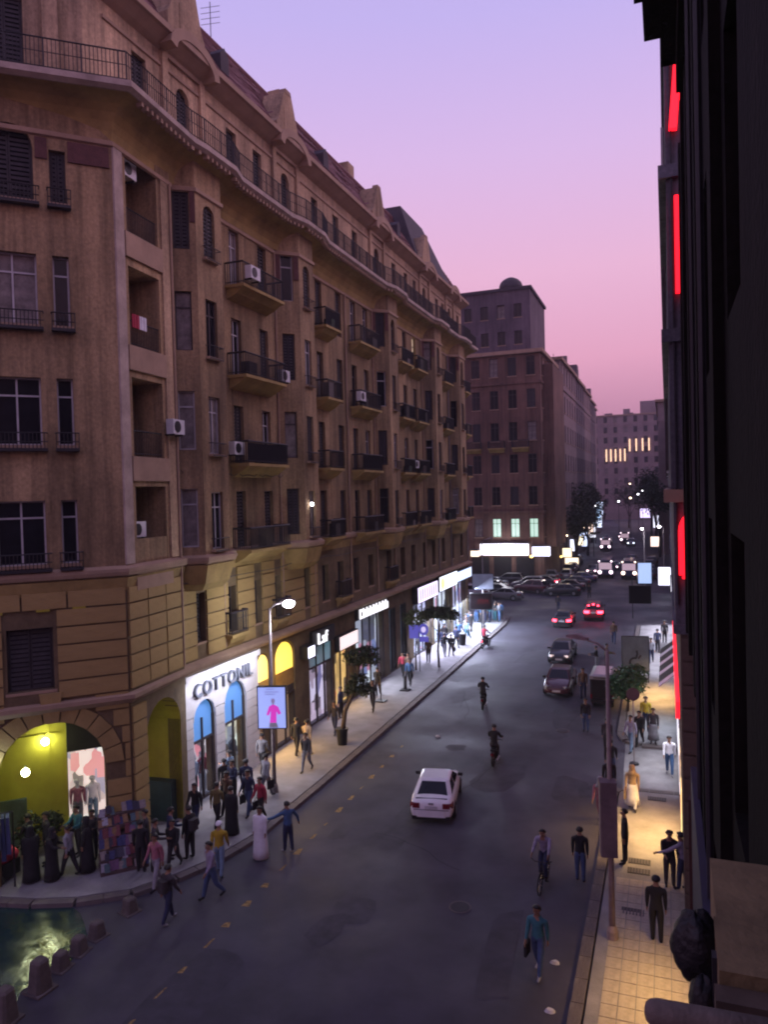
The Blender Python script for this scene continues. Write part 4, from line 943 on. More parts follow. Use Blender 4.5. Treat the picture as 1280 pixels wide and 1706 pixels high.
lamp4, lc4 = street_lamp('far right lamp post with a bright blank pale blue board', -2.6, 91.7, 8.0, (-.3, -.95), .3, STEEL, glow=.14)
lamp5, lc5 = street_lamp('farthest lit lamp post beside the dark right facade', -.55, 104, 7.6, (-.8, 0), .3, STEEL, glow=.2)
POST = emat('poster_blue', (.36, .45, 1), .82, (.3, .35, .6)); PINK = emat('poster_pink', (.80, .05, .62), .7, (.4, .05, .3)); PDRK = emat('poster_dark', (.03, .03, .12), .4); PFACE = emat('poster_face', (.20, .15, .42), .6)
def poster(label, x, y, z0, z1, w_, ang, face, content=True, back=BLACK, thick=.16):
    t = thing('poster_board', label, 'poster', (x, y, z0)); fr = Fr(x-math.cos(ang)*w_/2, y-math.sin(ang)*w_/2, math.cos(ang), math.sin(ang))
    MB(fr.pt).box(0, w_, -thick/2, thick/2, z0, z1).build('box', back, t)
    if face: MB(fr.pt).box(.05, w_-.05, thick/2-.01, thick/2+.012, z0+.05, z1-.05).build('poster', face, t)
    return t, fr
# the poster faces the camera: wall direction runs left to right
pt, pf = poster('pale blue lit poster of a figure in a pink top on the left lamp post', -16.18, 28.45, 3.0, 4.86, 1.28, R(18), POST)
v = .095
f = MB(pf.pt); c = .70
f.vprism([(c-.30, 3.62), (c-.18, 3.98), (c-.05, 4.06), (c+.07, 4.06), (c+.22, 3.97), (c+.34, 3.68), (c+.22, 3.62), (c+.14, 3.78), (c+.13, 3.28), (c-.16, 3.28), (c-.10, 3.8), (c-.2, 3.6)], v, v+.006); f.build('pink_top', PINK, pt)
f = MB(pf.pt); f.vprism([(c+.085*math.cos(a), 4.22+.12*math.sin(a)) for a in [2*math.pi*i/14 for i in range(14)]], v, v+.006); f.box(c-.04, c+.04, v, v+.005, 4.05, 4.12); f.build('face', PFACE, pt)
MB(pf.pt).vprism([(c-.2, 3.07), (c+.2, 3.07), (c+.14, 3.275), (c-.17, 3.275)], v, v+.006).build('skirt', PDRK, pt)
f = MB(pf.pt)
for z, a, b in ((4.72, .42, .75), (4.60, .34, .95), (4.50, .36, .8)): f.box(a, b, v, v+.005, z, z+.035)
f.build('text_lines', emat('poster_text', (.12, .16, .55), .6), pt)
bx, bf = poster('dark narrow box sign fixed low on the right lamp post', -1.72, 21.86, 2.64, 4.76, .46, R(12), None, back=mat('box_sign_back', (.17, .12, .13), .7, .3, 2), thick=.40)
b3_, _ = poster('grey blank board on the far left lamp post', -16.3, 68.8, 3.9, 5.4, 2.0, R(10), mat('grey_board', (.30, .32, .42), .6))
b4_, _ = poster('bright pale blue blank board on the far right lamp post', -2.6, 91.5, 1.95, 4.4, 1.55, R(8), emat('board_blue', (.42, .60, 1), .95))
b5_, f5 = poster('dark brown sign board with dim red markings by the bright far shops', -15.75, 65.6, 2.5, 4.0, 2.0, R(8), mat('board_maroon', (.005, .003, .004), .9, spec=.02))
g5 = MB(f5.pt)
for k in range(5): g5.box(.75+k*.2, .86+k*.2, .095, .102, 3.2, 3.45)
g5.box(.6, 1.8, .095, .101, 3.08, 3.12); g5.build('marking', mat('board_red', (.05, .006, .006), .8, spec=.02), b5_)
MB().tube([(-15.75, 65.7, .15), (-15.75, 65.7, 2.5)], .06, 6).build('post', IRON, b5_)
b6_, _ = poster('dark board on a post on the far right pavement, near the white shops', -2.7, 78, 1.6, 3.4, 2.1, R(8), mat('board_maroon', (.07, .035, .045), .7))
MB().tube([(-3.4, 78.1, .1), (-3.4, 78.1, 4.2)], .05, 6).build('post', IRON, b6_)
b7_, f7 = poster('grey advertising board with a dark looped emblem over the green shrub', -2.15, 52, .9, 3.25, 1.75, R(6), mat('board_slate', (.10, .12, .15), .7))
e7 = MB(f7.pt)
def stroke2(m, pts, w_, v0, v1):
    for k, ((a, b), (c, d)) in enumerate(zip(pts, pts[1:])):
        L = math.hypot(c-a, d-b); nx, nz = -(d-b)/L*w_/2, (c-a)/L*w_/2
        m.vprism([(a+nx, b+nz), (a-nx, b-nz), (c-nx, d-nz), (c+nx, d+nz)], v0, v1+k*.0004)
stroke2(e7, [(.8+.28*math.cos(a), 1.5+.3*math.sin(a)) for a in [R(60)+.35*i for i in range(15)]]+[(.8, 1.35)], .13, .095, .103)
stroke2(e7, [(.92, 1.8), (1.0, 2.1), (.95, 2.3)], .12, .096, .104); stroke2(e7, [(1.05, 1.75), (1.22, 2.0)], .1, .097, .105)
e7.build('emblem', mat('emblem_dark', (.012, .016, .025), .6), b7_)
for e in (-.8, .8): MB().tube([(-2.15+e, 52.1, .1), (-2.15+e, 52.1, .92)], .04, 6).build('post', IRON, b7_)
# blue sign pair by the second tree
bs = thing('blue_sign', 'purple blue round and square signs on a post by the flat-topped tree', 'sign', (-17.0, 51.5, .15))
BLU = emat('sign_blue', (.06, .05, .42), .5, (.04, .03, .22)); MB().tube([(-17, 51.5, .15), (-17, 51.5, 3.7)], .04, 6).build('post', IRON, bs)
BF = Fr(-17.7, 51.4, 1, .15); MB(BF.pt).box(.0, .68, .06, .12, 2.55, 3.5).build('board', BLU, bs); MB(BF.pt).vprism([(1.05+.36*math.cos(a), 3.2+.42*math.sin(a)) for a in [2*math.pi*i/16 for i in range(16)]], .06, .12).build('disc', BLU, bs)
MB(BF.pt).vprism([(1.05+.18*math.cos(a), 3.2+.22*math.sin(a)) for a in [2*math.pi*i/12 for i in range(12)]], .121, .13).build('emblem', emat('sign_mauve', (.5, .35, .8), .6), bs); MB(BF.pt).box(.75, 1.4, .06, .12, 2.3, 2.68).build('lower_board', BLU, bs)
rsn = thing('round_sign', 'small round sign on a thin pale post at the alley on the right pavement', 'sign', (-1.66, 36.8, .03))
MB().tube([(-1.66, 36.8, .03), (-1.66, 36.8, 3.3)], .035, 6).build('post', STEEL, rsn); MB().lathe([(.02, 0), (.3, 0), (.3, .04), (.02, .05)], (-1.66, 36.74, 3.35), 14, 'y').build('disc', mat('disc_grey_red', (.07, .04, .05), .6), rsn); MB().lathe([(.22, .03), (.2, .12), (.05, .16)], (-1.66, 36.8, 0), 10).build('foot', IRON, rsn)
for (x, y, h, lab) in ((-16.9, 43.3, 1.5, 'thin post with a square foot on the left pavement'), (-16.3, 46.2, .95, 'short dark post on a block on the left pavement')):
    t = thing('post', lab, 'post', (x, y, .15)); MB().tube([(x, y, .15), (x, y, .15+h)], .04 if h > 1 else .11, 6).build('shaft', IRON, t); MB().box(x-.3, x+.3, y-.3, y+.3, .151, .22).build('foot', IRON, t)
bn = thing('rubbish_bin', 'dark rubbish bin at the far left kerb', 'bin', (-16.4, 61.3, .15)); MB().lathe([(.28, .15), (.34, .95), (.38, .97), (.38, 1.05), (.3, 1.1), (.05, 1.18)], (-16.4, 61.3, 0), 12).build('body', BLACK, bn); MB().box(-16.6, -16.2, 60.9, 61.7, 1.1, 1.16).build('lid', BLACK, bn)
# concrete bollards of the near corner
BP = [(-15.8, 13.9), (-15.9, 15.12), (-16.1, 16.05), (-16.15, 16.8), (-16.2, 17.6), (-16.15, 19.0)]
pb = None
BL = ['bollard cut by the bottom left corner of the view', 'tapered concrete bollard standing out against the bright puddle', 'third bollard of the row, just past the bright puddle', 'fourth concrete bollard of the row along the wet corner', 'fifth concrete bollard of the row along the wet corner', 'last low concrete bollard of the row, at the corner crossing']
for (x, y), l in zip(BP, BL):
    if pb is None:
        pb = o = thing('bollard', l, 'bollard', (x, y, 0), 0, 'concrete bollards along the wet corner'); WL[pb] = Vector()
        m = MB(); m.loft([[(.25*c, .27*s, 0) for c, s in ((1, .7), (.7, 1), (-.7, 1), (-1, .7), (-1, -.7), (-.7, -1), (.7, -1), (1, -.7))], [(.19*c, .19*s, .8) for c, s in ((1, .7), (.7, 1), (-.7, 1), (-1, .7), (-1, -.7), (-.7, -1), (.7, -1), (1, -.7))], [(.14*c, .14*s, .86) for c, s in ((1, .7), (.7, 1), (-.7, 1), (-1, .7), (-1, -.7), (-.7, -1), (.7, -1), (1, -.7))]])
        m.build('shaft', CONC, pb, local=True); MB().box(-.32, .32, -.32, .32, -.02, .06).build('foot', CONC, pb, local=True)
    else: o = copy_tree(pb); o['label'] = l
    o.location = (x, y, 0); o.rotation_euler.z = random.uniform(-.3, .3); o.scale = (1, 1, 1) if y < 15.5 else (.85, .85, .55)
# litter on the road edge, drain covers
for i, (x, y) in enumerate(((-2.95, 18.6), (-11.7, 38.2), (-3.1, 20.6), (-15.6, 22.4))):
    m = MB(); n = 9; m.loft([[(x+.16*math.cos(a)*random.uniform(.7, 1.2), y+.1*math.sin(a), .008) for a in [2*math.pi*k/n for k in range(n)]], [(x+.1*math.cos(a), y+.06*math.sin(a), .05+random.uniform(0, .03)) for a in [2*math.pi*k/n for k in range(n)]]])
    tag(m.build('litter', mat('paper', (.5, .48, .5), .9)), ['crumpled pale paper on the road near the right kerb', 'pale scrap on the road below the far left pavement', 'small pale scrap in the right gutter', 'pale paper on the left kerb by the walkers'][i], 'litter')
for i, (x, y) in enumerate(((-1.1, 26.9), (-1.1, 26.2), (-1.15, 23.6), (-.6, 32.6))):
    t = thing('drain_cover', ['upper dark grating by the bright orange patch of pavement', 'lower dark grating by the bright orange patch of pavement', 'dark square grating beside the right lamp post', 'dark grating before the alley kerb'][i], 'grating', (x, y, .15))
    m = MB(); m.box(x-.36, x+.36, y-.2, y+.2, .155, .165); m.build('frame', IRON, t); g = MB()
    for k in range(7): g.box(x-.32+k*.095, x-.28+k*.095, y-.17, y+.17, .165, .178)
    g.build('bars', mat('iron_light', (.06, .055, .06), .5), t)
for (x, y, l) in ((-1.55, 22.1, 'round'),): pass
# magazine stand at the corner pier
mg = thing('magazine_stand', 'stepped stand of colourful magazines against the corner pier', 'magazine stand', FC.pt(9.4, .5, .15)); fm = MB(FC.pt)
for k in range(6): fm.box(8.75, 10.35, .12, .95-.13*k, .16+.34*k if k else .15, .28+.34*k)
fm.build('rack', mat('rack_wood', (.09, .06, .06), .8), mg)
pal = [(.16, .05, .06), (.06, .07, .18), (.26, .23, .23), (.24, .15, .08), (.08, .14, .16), (.32, .32, .38), (.15, .08, .16), (.05, .05, .08), (.20, .21, .12)]
pm = [mat('cover_%d' % i, c, .4, .5, 7) for i, c in enumerate(pal)]; mgm = [MB().box(0, .19, -.014, 0, 0, .3).mesh('magazine', m) for m in pm]
for k in range(6):
    for i in range(11):
        if random.random() < .12: continue
        o = put('magazine', random.choice(mgm), mg, FC.pt(8.76+i*.14+random.uniform(-.03, .03), .95-.13*k+random.uniform(-.03, .02), .28+.34*k+random.uniform(-.02, .05)), FC.ang); o.rotation_euler.x = R(-18+random.uniform(-10, 10)); o.rotation_euler.y = R(random.uniform(-9, 9)); o.scale = (random.uniform(.75, 1.15), 1, random.uniform(.8, 1.2))
# goods hanging at the left end of the arcade, plants and cloths
cr = thing('clothes_rack', 'rail of dark blue clothes at the left end of the arcade', 'clothes rack', FC.pt(5.5, .1, .15)); m = MB(FC.pt)
for u in (4.8, 6.1): m.tube([(u, .2, .15), (u, .2, 2.7)], .03, 6)
m.tube([(4.8, .2, 2.7), (6.1, .2, 2.7)], .025, 6); m.build('frame', IRON, cr)
for k in range(8):
    u = 4.9+k*.15; q = MB(FC.pt); q.loft([[(u-.05, -.05, 2.6), (u+.05, -.05, 2.6), (u+.05, .45, 2.6), (u-.05, .45, 2.6)], [(u-.09, -.15, 1.2+.2*(k % 3)), (u+.07, -.1, 1.2+.2*(k % 3)), (u+.09, .55, 1.2+.2*(k % 3)), (u-.06, .5, 1.2+.2*(k % 3))]])
    q.build('garment', mat('cloth_navy%d' % (k % 3), [(.02, .03, .08), (.04, .05, .12), (.07, .09, .14)][k % 3], .9), cr)
rc = thing('covered_cart', 'red cloth over a low dark cart at the left edge of the pavement', 'cart', (-21.55, 19.15, .15)); m = MB(); m.box(-22.0, -21.2, 18.8, 19.5, .3, .8); m.build('body', BLACK, rc)
lump((-21.6, 19.15, 1.0), (.5, .42, .3), 9).build('cloth', mat('cloth_red', (.35, .03, .06)), rc, True)
for e in (-.3, .3): MB().lathe([(.02, -.04), (.16, -.04), (.16, .04), (.02, .04)], (-21.6+e, 18.75, .31), 10, 'y').build('wheel', BLACK, rc)
# plants and trees -------------------------------------------------------------
LEAFD = mat('leaf_dark', (.028, .04, .018), .7, .5, 3); LEAFG = mat('leaf_green', (.05, .13, .055), .6, .5, 3); LEAFO = mat('leaf_olive', (.06, .075, .02), .7, .4, 3); BARK = mat('bark', (.075, .055, .045), .95, .4, 6, .5, 20)
def leaves(blobs, n, size, rnd):
    m = MB()
    for _ in range(n):
        c, r = rnd.choices(blobs, [b[1][0]*b[1][1]*b[1][2] for b in blobs])[0]
        while True:
            p = Vector((rnd.uniform(-1, 1), rnd.uniform(-1, 1), rnd.uniform(-1, 1)))
            if .1 < p.length < 1: break
        p = p.normalized()*(p.length**.7*(1.28 if rnd.random() < .16 else 1)); q = Vector((c[0]+p.x*r[0], c[1]+p.y*r[1], c[2]+p.z*r[2]))
        d = Vector((rnd.gauss(0, 1), rnd.gauss(0, 1), rnd.gauss(0, .6))).normalized(); s = d.cross(Vector((rnd.gauss(0, 1), rnd.gauss(0, 1), rnd.gauss(0, 1)))).normalized(); L = size*rnd.uniform(.6, 1.3)
        m.add([tuple(q-d*L), tuple(q+s*L*.42), tuple(q+d*L), tuple(q-s*L*.42)], [(0, 1, 2, 3)])
    return m
def tree(label, x, y, base, trunk, blobs, n, size, lm, r0=.09, group=None, seed=1, limbs=5, name='street_tree'):
    rnd = random.Random(seed); t = thing(name, label, 'tree', (x, y, base), 0, group); m = MB(); k = len(trunk)
    m.tube(trunk, [r0*(1-.55*i/(k-1)) for i in range(k)], 7)
    for i in range(limbs):
        c, r = blobs[i % len(blobs)]; e = Vector((c[0]+rnd.uniform(-.6, .6)*r[0], c[1]+rnd.uniform(-.6, .6)*r[1], c[2]+rnd.uniform(-.2, .5)*r[2])); s = Vector(trunk[-1 if i % 2 else -2]); md = (s+e)/2+Vector((0, 0, -.06*(e-s).length))
        m.tube([s, md, e], [r0*.42, r0*.28, r0*.1], 5)
    m.build('trunk', BARK, t, True); leaves(blobs, n, size, rnd).build('crown', lm, t); return t
t1 = tree('leaning two-tiered clipped tree in a dark tub on the left pavement', -15.9, 35.2, .15, [(-15.9, 35.2, .9), (-15.75, 35.25, 1.9), (-15.3, 35.4, 2.9), (-15.1, 35.5, 3.8), (-14.95, 35.5, 4.6)],
    [((-14.95, 35.5, 4.72), (.75, .8, .40)), ((-14.35, 35.3, 4.62), (.55, .6, .33)), ((-15.5, 35.6, 4.7), (.42, .5, .28)), ((-14.7, 35.9, 4.95), (.5, .5, .25)), ((-15.05, 35.4, 3.35), (.55, .6, .5)), ((-15.4, 35.2, 3.1), (.36, .4, .3)), ((-14.65, 35.4, 3.0), (.38, .4, .32))], 2400, .105, LEAFD, .13, None, 3)
tb = thing('tree_tub', 'dark tub at the foot of the leaning tree', 'planter', (-15.95, 35.2, .15)); MB().lathe([(.24, .15), (.3, .9), (.34, .92), (.34, 1.0), (.27, 1.0)], (-15.95, 35.2, 0), 12).build('tub', BLACK, tb)
tree('small tree with a flat dark umbrella crown by the blue signs', -16.0, 53.0, .15, [(-16, 53, .15), (-16.05, 53, 1.5), (-15.95, 53, 2.7), (-15.9, 53, 3.6)], [((-15.9, 53, 4.2), (1.15, 1.1, .42)), ((-15.1, 53.2, 4.0), (.7, .7, .36)), ((-16.8, 52.9, 4.1), (.6, .6, .3))], 1500, .14, LEAFD, .1, None, 5)
tree('smaller olive green tree behind the blue signs', -17.4, 51.8, .15, [(-17.4, 51.8, .15), (-17.4, 51.8, 1.6), (-17.35, 51.9, 3.0)], [((-17.4, 51.9, 3.9), (.8, .8, .75))], 800, .12, LEAFO, .07, None, 6)
tree('bright green bushy tree on the right pavement beyond the alley', -2.35, 45.2, .15, [(-2.35, 45.2, .15), (-2.3, 45.2, .7), (-2.25, 45.25, 1.3)], [((-2.3, 45.2, 1.85), (1.0, 1.0, .85)), ((-1.8, 45.3, 2.3), (.6, .6, .55)), ((-2.75, 45, 1.45), (.6, .6, .55))], 1900, .13, LEAFG, .1, None, 7)
for i, (x, y, h, r, l) in enumerate(((-14.5, 128, 8, 3.6, 'dark street tree before the first far block'), (-15.5, 139, 11, 4.2, 'tall dark street tree midway along the far row'), (-14.8, 152, 9, 4, 'rounded dark tree beyond the junction traffic'), (-16.5, 168, 11, 4.5, 'high dark tree before the third far block'), (-17.5, 190, 11, 5, 'broad dark tree near the end of the far row'), (-12, 260, 12, 6.5, 'dark tree in the middle of the far street end'), (-5, 265, 11, 6, 'dark tree right of the far street end'), (-1.5, 150, 11, 3.4, 'dark tree along the right side, nearest of three'), (-2.5, 175, 13, 4.2, 'dark tree along the right side, middle of three'), (-4, 205, 15, 5, 'dark tree along the right side, last of three'))):
    rr = random.Random(40+i); bl = [((x+rr.uniform(-.5, .5)*r, y+rr.uniform(-.5, .5)*r, h+rr.uniform(-.35, .3)*r), (r*rr.uniform(.4, .7),)*3) for _ in range(8)]
    tree(l, x, y, 0, [(x, y, 0), (x+.1, y, h*.3), (x, y+.1, h*.7)], bl, 1300, .34, LEAFD, .28, 'dark trees along the far street', 60+i)
for i, (u, v, r, l) in enumerate(((6.6, -1.9, .5, 'bushy dark plant before the arcade wall'), (7.35, -2.2, .35, 'small plant beside the arch shop window'))):
    c = FC.pt(u, v, 1.1); t = thing('potted_plant', l, 'plant', FC.pt(u, v, .15)); MB().lathe([(.16, .15), (.22, .5), (.2, .52)], (c[0], c[1], 0), 10).build('pot', CONC, t); leaves([(c, (r, r, r*1.2))], 330, .11, random.Random(80+i)).build('foliage', LEAFD, t)

# ------------------------------------------------------------------ vehicles
TYRE = mat('tyre', (.015, .015, .016), .85, .2, 6); RIM = mat('rim', (.25, .25, .27), .35, .2, 6, metal=.7); CARG = mat('car_glass', (.008, .008, .011), .08, .2, 2, spec=.25)
PLATE = mat('plate', (.55, .55, .58), .5, .2, 8)
PAINT = {k: mat('paint_'+k, c, .38, .08, 2, coat=.6) for k, c in dict(white=(.72, .70, .74), black=(.014, .014, .017), maroon=(.06, .014, .02), grey=(.10, .10, .115), silver=(.34, .34, .37), blue=(.02, .03, .09), red=(.22, .02, .03)).items()}
def make_car(kind):
    t = thing('car', 'x', 'car'); W = .87 if kind == 'sedan' else .92; zt = 0 if kind == 'sedan' else .16
    st = [(-2.22, .30, .52, .80), (-2.2, .24, .80, .90), (-2.05, .22, .95, .96), (-1.6, .2, .99, 1), (-1.0, .19, 1.0, 1), (0, .19, .98, 1), (.9, .19, .95, 1), (1.3, .2, .92, .99), (1.85, .22, .80, .95), (2.12, .25, .68, .86), (2.22, .32, .52, .72)]
    rings = []
    for y, zl, z1, k in st:
        w_ = W*k; z1 += zt; zl += zt*.5; h = z1-zl
        half = [(w_*.86, zl), (w_*.97, zl+h*.18), (w_, zl+h*.48), (w_*.985, zl+h*.72), (w_*.93, zl+h*.93), (w_*.80, z1), (w_*.4, z1+.022)]
        rings.append([(x, y, z) for x, z in half]+[(0, y, z1+.03)]+[(-x, y, z) for x, z in reversed(half)])
    body = MB().loft(rings).build('body', PAINT['white'], t, True, local=True)
    for p in body.data.polygons: p.use_smooth = True
    b0 = .985+zt; tp = 1.43+zt*1.7; yr = -1.72 if kind == 'sedan' else -2.1; yrt = -1.02 if kind == 'sedan' else -1.75
    def ring(y0, y1, hw, z, c): return [(-hw+c, y0, z), (hw-c, y0, z), (hw, y0+c, z), (hw, y1-c, z), (hw-c, y1, z), (-hw+c, y1, z), (-hw, y1-c, z), (-hw, y0+c, z)]
    A, B, C_ = ring(yr, 1.22, W*.90, b0-.04, .12), ring(yrt, .36, W*.71, tp-.05, .12), ring(yrt+.15, .2, W*.6, tp, .14)
    MB().loft([A, B, C_]).build('cabin', PAINT['white'], t, local=True)
    def pane(n, p, i=.08, j=.12):
        p = [Vector(q) for q in p]; c = sum(p, Vector())/4; nr = (p[1]-p[0]).cross(p[3]-p[0]).normalized()
        if nr.dot(c-Vector((0, -.2, 1.1))) < 0: nr = -nr
        def mix(u, v): return (p[0]*(1-u)+p[1]*u)*(1-v)+(p[3]*(1-u)+p[2]*u)*v
        q = [mix(i, j), mix(1-i, j), mix(1-i, 1-j), mix(i, 1-j)]
        MB().add([tuple(a+nr*.008) for a in q]+[tuple(a-nr*.01) for a in q], [(0, 1, 2, 3), (0, 4, 5, 1), (1, 5, 6, 2), (2, 6, 7, 3), (3, 7, 4, 0)]).build(n, CARG, t, local=True)
    pane('rear_window', [A[0], A[1], B[1], B[0]], .03, .08); pane('windscreen', [A[4], A[5], B[5], B[4]], .02, .06)
    for s in (2, 6):
        a, b, c, d = (A[s], A[s+1], B[s+1], B[s]); m1 = [tuple((Vector(a)+Vector(b))/2), tuple((Vector(c)+Vector(d))/2)]
        pane('side_window', [a, m1[0], m1[1], d], .06, .1); pane('side_window', [m1[0], b, c, m1[1]], .06, .1)
    for x in (-1, 1):
        for y in (-1.35, 1.38):
            c = (x*W*.93, y, .31)
            wh = MB().lathe([(.06, -.1), (.28, -.1), (.31, -.07), (.31, .07), (.28, .1), (.06, .1)], c, 16, 'x').build('wheel', TYRE, t, local=True)
            MB().lathe([(.02, -.115), (.19, -.11), (.2, -.09), (.2, .09), (.19, .11), (.02, .115)], c, 12, 'x').build('rim', RIM, wh, local=True)
            ar_ = MB(); rr = [(c[1]+.39*math.cos(a), .31+.39*math.sin(a)) for a in [math.pi*k/10 for k in range(11)]]
            ar_.xprism([(p[0], p[1]) for p in rr]+[(c[1]-.39, .2), (c[1]+.39, .2)], x*W*.80, x*(W*1.004)); ar_.build('wheel_arch', BLACK, t, local=True)
        tl = MB(); z = .64+zt; tl.loft([[(x*W*.52, -2.235, z+a), (x*W*.84, -2.22, z+a), (x*W*(.985-b), -2.06, z+a), (x*W*(1.0-b), -1.84, z+a), (x*W*.6, -1.84, z+a)] for a, b in ((0, 0), (.1, 0), (.2, .035))])
        tl.build('tail_light', TAILD, t, local=True)
        hl = MB(); z = .56+zt; hl.loft([[(x*W*.46, 2.19, z), (x*W*.78, 2.12, z), (x*W*.78, 1.9, z), (x*W*.46, 1.9, z)], [(x*W*.44, 2.14, z+.15), (x*W*.86, 1.98, z+.15), (x*W*.8, 1.8, z+.14), (x*W*.46, 1.8, z+.14)]]); hl.ball((x*W*.66, 2.14, z+.08), .12, .1, .1); hl.build('headlight', RIM, t, local=True)
        MB().box(x*W*.93 if x > 0 else x*W*1.16, x*W*1.16 if x > 0 else x*W*.93, .86, .98, .93+zt, 1.06+zt).build('wing_mirror', BLACK, t, local=True)
    bp = MB(); bp.loft([[(-W*.86, -2.14, z), (-W*.6, -2.27, z), (W*.6, -2.27, z), (W*.86, -2.14, z), (W*.8, -2.0, z), (-W*.8, -2.0, z)] for z in (.3+zt*.6, .56+zt*.6)]); bp.build('rear_bumper', PAINT['white'], t, local=True)
    bp = MB(); bp.loft([[(-W*.8, 2.1, z), (-W*.55, 2.26, z), (W*.55, 2.26, z), (W*.8, 2.1, z), (W*.7, 1.95, z), (-W*.7, 1.95, z)] for z in (.28+zt*.6, .5+zt*.6)]); bp.build('front_bumper', PAINT['white'], t, local=True)
    MB().box(-.25, .25, -2.25, -2.2, .62+zt, .74+zt).build('number_plate', PLATE, t, local=True); MB().box(-.25, .25, 2.262, 2.275, .36+zt, .48+zt).build('number_plate', PLATE, t, local=True)
    MB().box(-.55, .55, 2.12, 2.19, .52+zt, .62+zt).build('grille', BLACK, t, local=True)
    MB().box(-W*.8, W*.8, -2.236, -2.2, .575+zt, .592+zt).build('bumper_seam', BLACK, t, local=True); MB().box(-.1, .1, -2.245, -2.2, .80+zt, .86+zt).build('badge', RIM, t, local=True); MB().box(-W*.72, W*.72, -2.03, -2.01, .9+zt, 1.0+zt).build('boot_seam', BLACK, t, local=True); MB().box(-W*.86, W*.86, -2.24, -2.0, .19, .33).build('lower_skirt', BLACK, t, local=True)
    return t
protos = {'sedan': make_car('sedan'), 'suv': make_car('suv')}
used = set()
def car(kind, x, y, rz, paint, label, tail=None, head=None, group=None, z=0.004):
    o = protos[kind] if kind not in used else copy_tree(protos[kind]); used.add(kind)
    o.location = (x, y, z); o.rotation_euler.z = R(rz); o['label'] = label; o.scale = (1, .92, .97) if paint == 'white' else (1, 1, 1)
    if group: o['group'] = group
    for ch in o.children:
        n = ch.name.split('.')[0]
        if n in ('body', 'cabin', 'rear_bumper', 'front_bumper'): setm(ch, {0: PAINT[paint]})
        if n == 'tail_light': setm(ch, {0: tail or TAILD})
        if n == 'headlight': setm(ch, {0: head or RIM})
    return o
car('sedan', -9.25, 29.9, 10, 'white', 'white sedan driving away in the middle of the road')
car('sedan', -9.5, 73.8, 0, 'black', 'dark sedan with soft red tail lights, left of the brightly lit one', TAIL)
car('suv', -2.5, 132, 0, 'black', 'dim black car at the end of the right kerb line past the far junction', None, None, 'cars parked past the far junction')
c_ = car('suv', -7.1, 78.4, 2, 'red', 'high red-glowing car with bright brake lights far up the road', TAIL)
for x in (-.62, .62): MB().box(x-.24, x+.24, -2.3, -2.2, .78, 1.02).build('lit_lens', TAIL, c_, local=True)
for x in (-.45, 0, .45): m = MB().box(x-.09, x+.09, -1.9, -1.78, 1.42+(.12 if x == 0 else 0), 1.55+(.12 if x == 0 else 0)).build('brake_light', TAIL, c_, local=True)
car('sedan', -7.75, 58.7, 180, 'black', 'black car with small pinkish front lamps behind the parked one', None, emat('head_soft', (1, .70, .66), .8))
car('sedan', -6.75, 49.7, 181, 'maroon', 'dark maroon parked car with a pale windscreen')
car('sedan', -10.9, 119.5, 178, 'grey', 'car with bright pinkish headlights, left front of the far queue', None, HEAD, 'cars with lit headlights in the far queue')
car('suv', -3.2, 108.5, 182, 'black', 'car with bright headlights, right front of the far queue', None, HEAD, 'cars with lit headlights in the far queue')
car('suv', -4.8, 120, 181, 'silver', 'second car with headlights on the right of the far queue', None, HEAD, 'cars with lit headlights in the far queue')
car('sedan', -8.2, 126, 180, 'grey', 'second car with headlights on the left of the far queue', None, HEAD, 'cars with lit headlights in the far queue')
car('sedan', -6.0, 138, 180, 'black', 'car with cool headlights in the middle of the far queue', None, HEADC, 'cars with lit headlights in the far queue')
car('sedan', -12.4, 172, 183, 'grey', 'far car with paired pink lights at the left of the road', None, HEAD, 'cars with lit headlights in the far queue')
car('suv', -7.9, 178, 183, 'black', 'far car with paired cool white headlights', None, HEADC, 'cars with lit headlights in the far queue')
car('sedan', -14.4, 196, 184, 'black', 'farthest car with lit headlights, left', None, HEAD, 'cars with lit headlights in the far queue')
car('sedan', -11.4, 205, 184, 'grey', 'farthest car with lit headlights, right', None, HEAD, 'cars with lit headlights in the far queue')
cl = ['black', 'grey', 'maroon', 'silver', 'blue', 'black', 'grey', 'red', 'black', 'silver', 'grey', 'blue']
spots = [(-16.4, 96.0, 70, 'maroon'), (-12.0, 103.2, 95, 'black'), (-18.6, 89.5, 84, 'grey'), (-22.9, 90.2, 92, 'silver'), (-20.8, 93.6, 88, 'black'), (-21.8, 97.2, 90, 'black'), (-17.4, 99.6, 93, 'grey'), (-22.6, 100.6, 90, 'blue'), (-16.2, 103.6, 85, 'black'), (-20.9, 103.9, 90, 'black'), (-12.2, 99.0, 88, 'black'), (-11.6, 108.2, 90, 'blue'), (-16.8, 108.4, 92, 'grey'), (-12.4, 94.4, 100, 'black'), (-14.0, 112.5, 2, 'grey'), (-14.3, 118, 2, 'black'), (-14.4, 123.5, 2, 'silver'), (-14.8, 129, 2, 'black'), (-15, 134.5, 2, 'grey'), (-2.5, 114, 0, 'black'), (-2.6, 120, 0, 'grey'), (-2.8, 126, 0, 'black')]
def ROWN(y): return 'front' if y < 92 else 'second' if y < 98 else 'third' if y < 102 else 'fourth' if y < 106 else 'back'
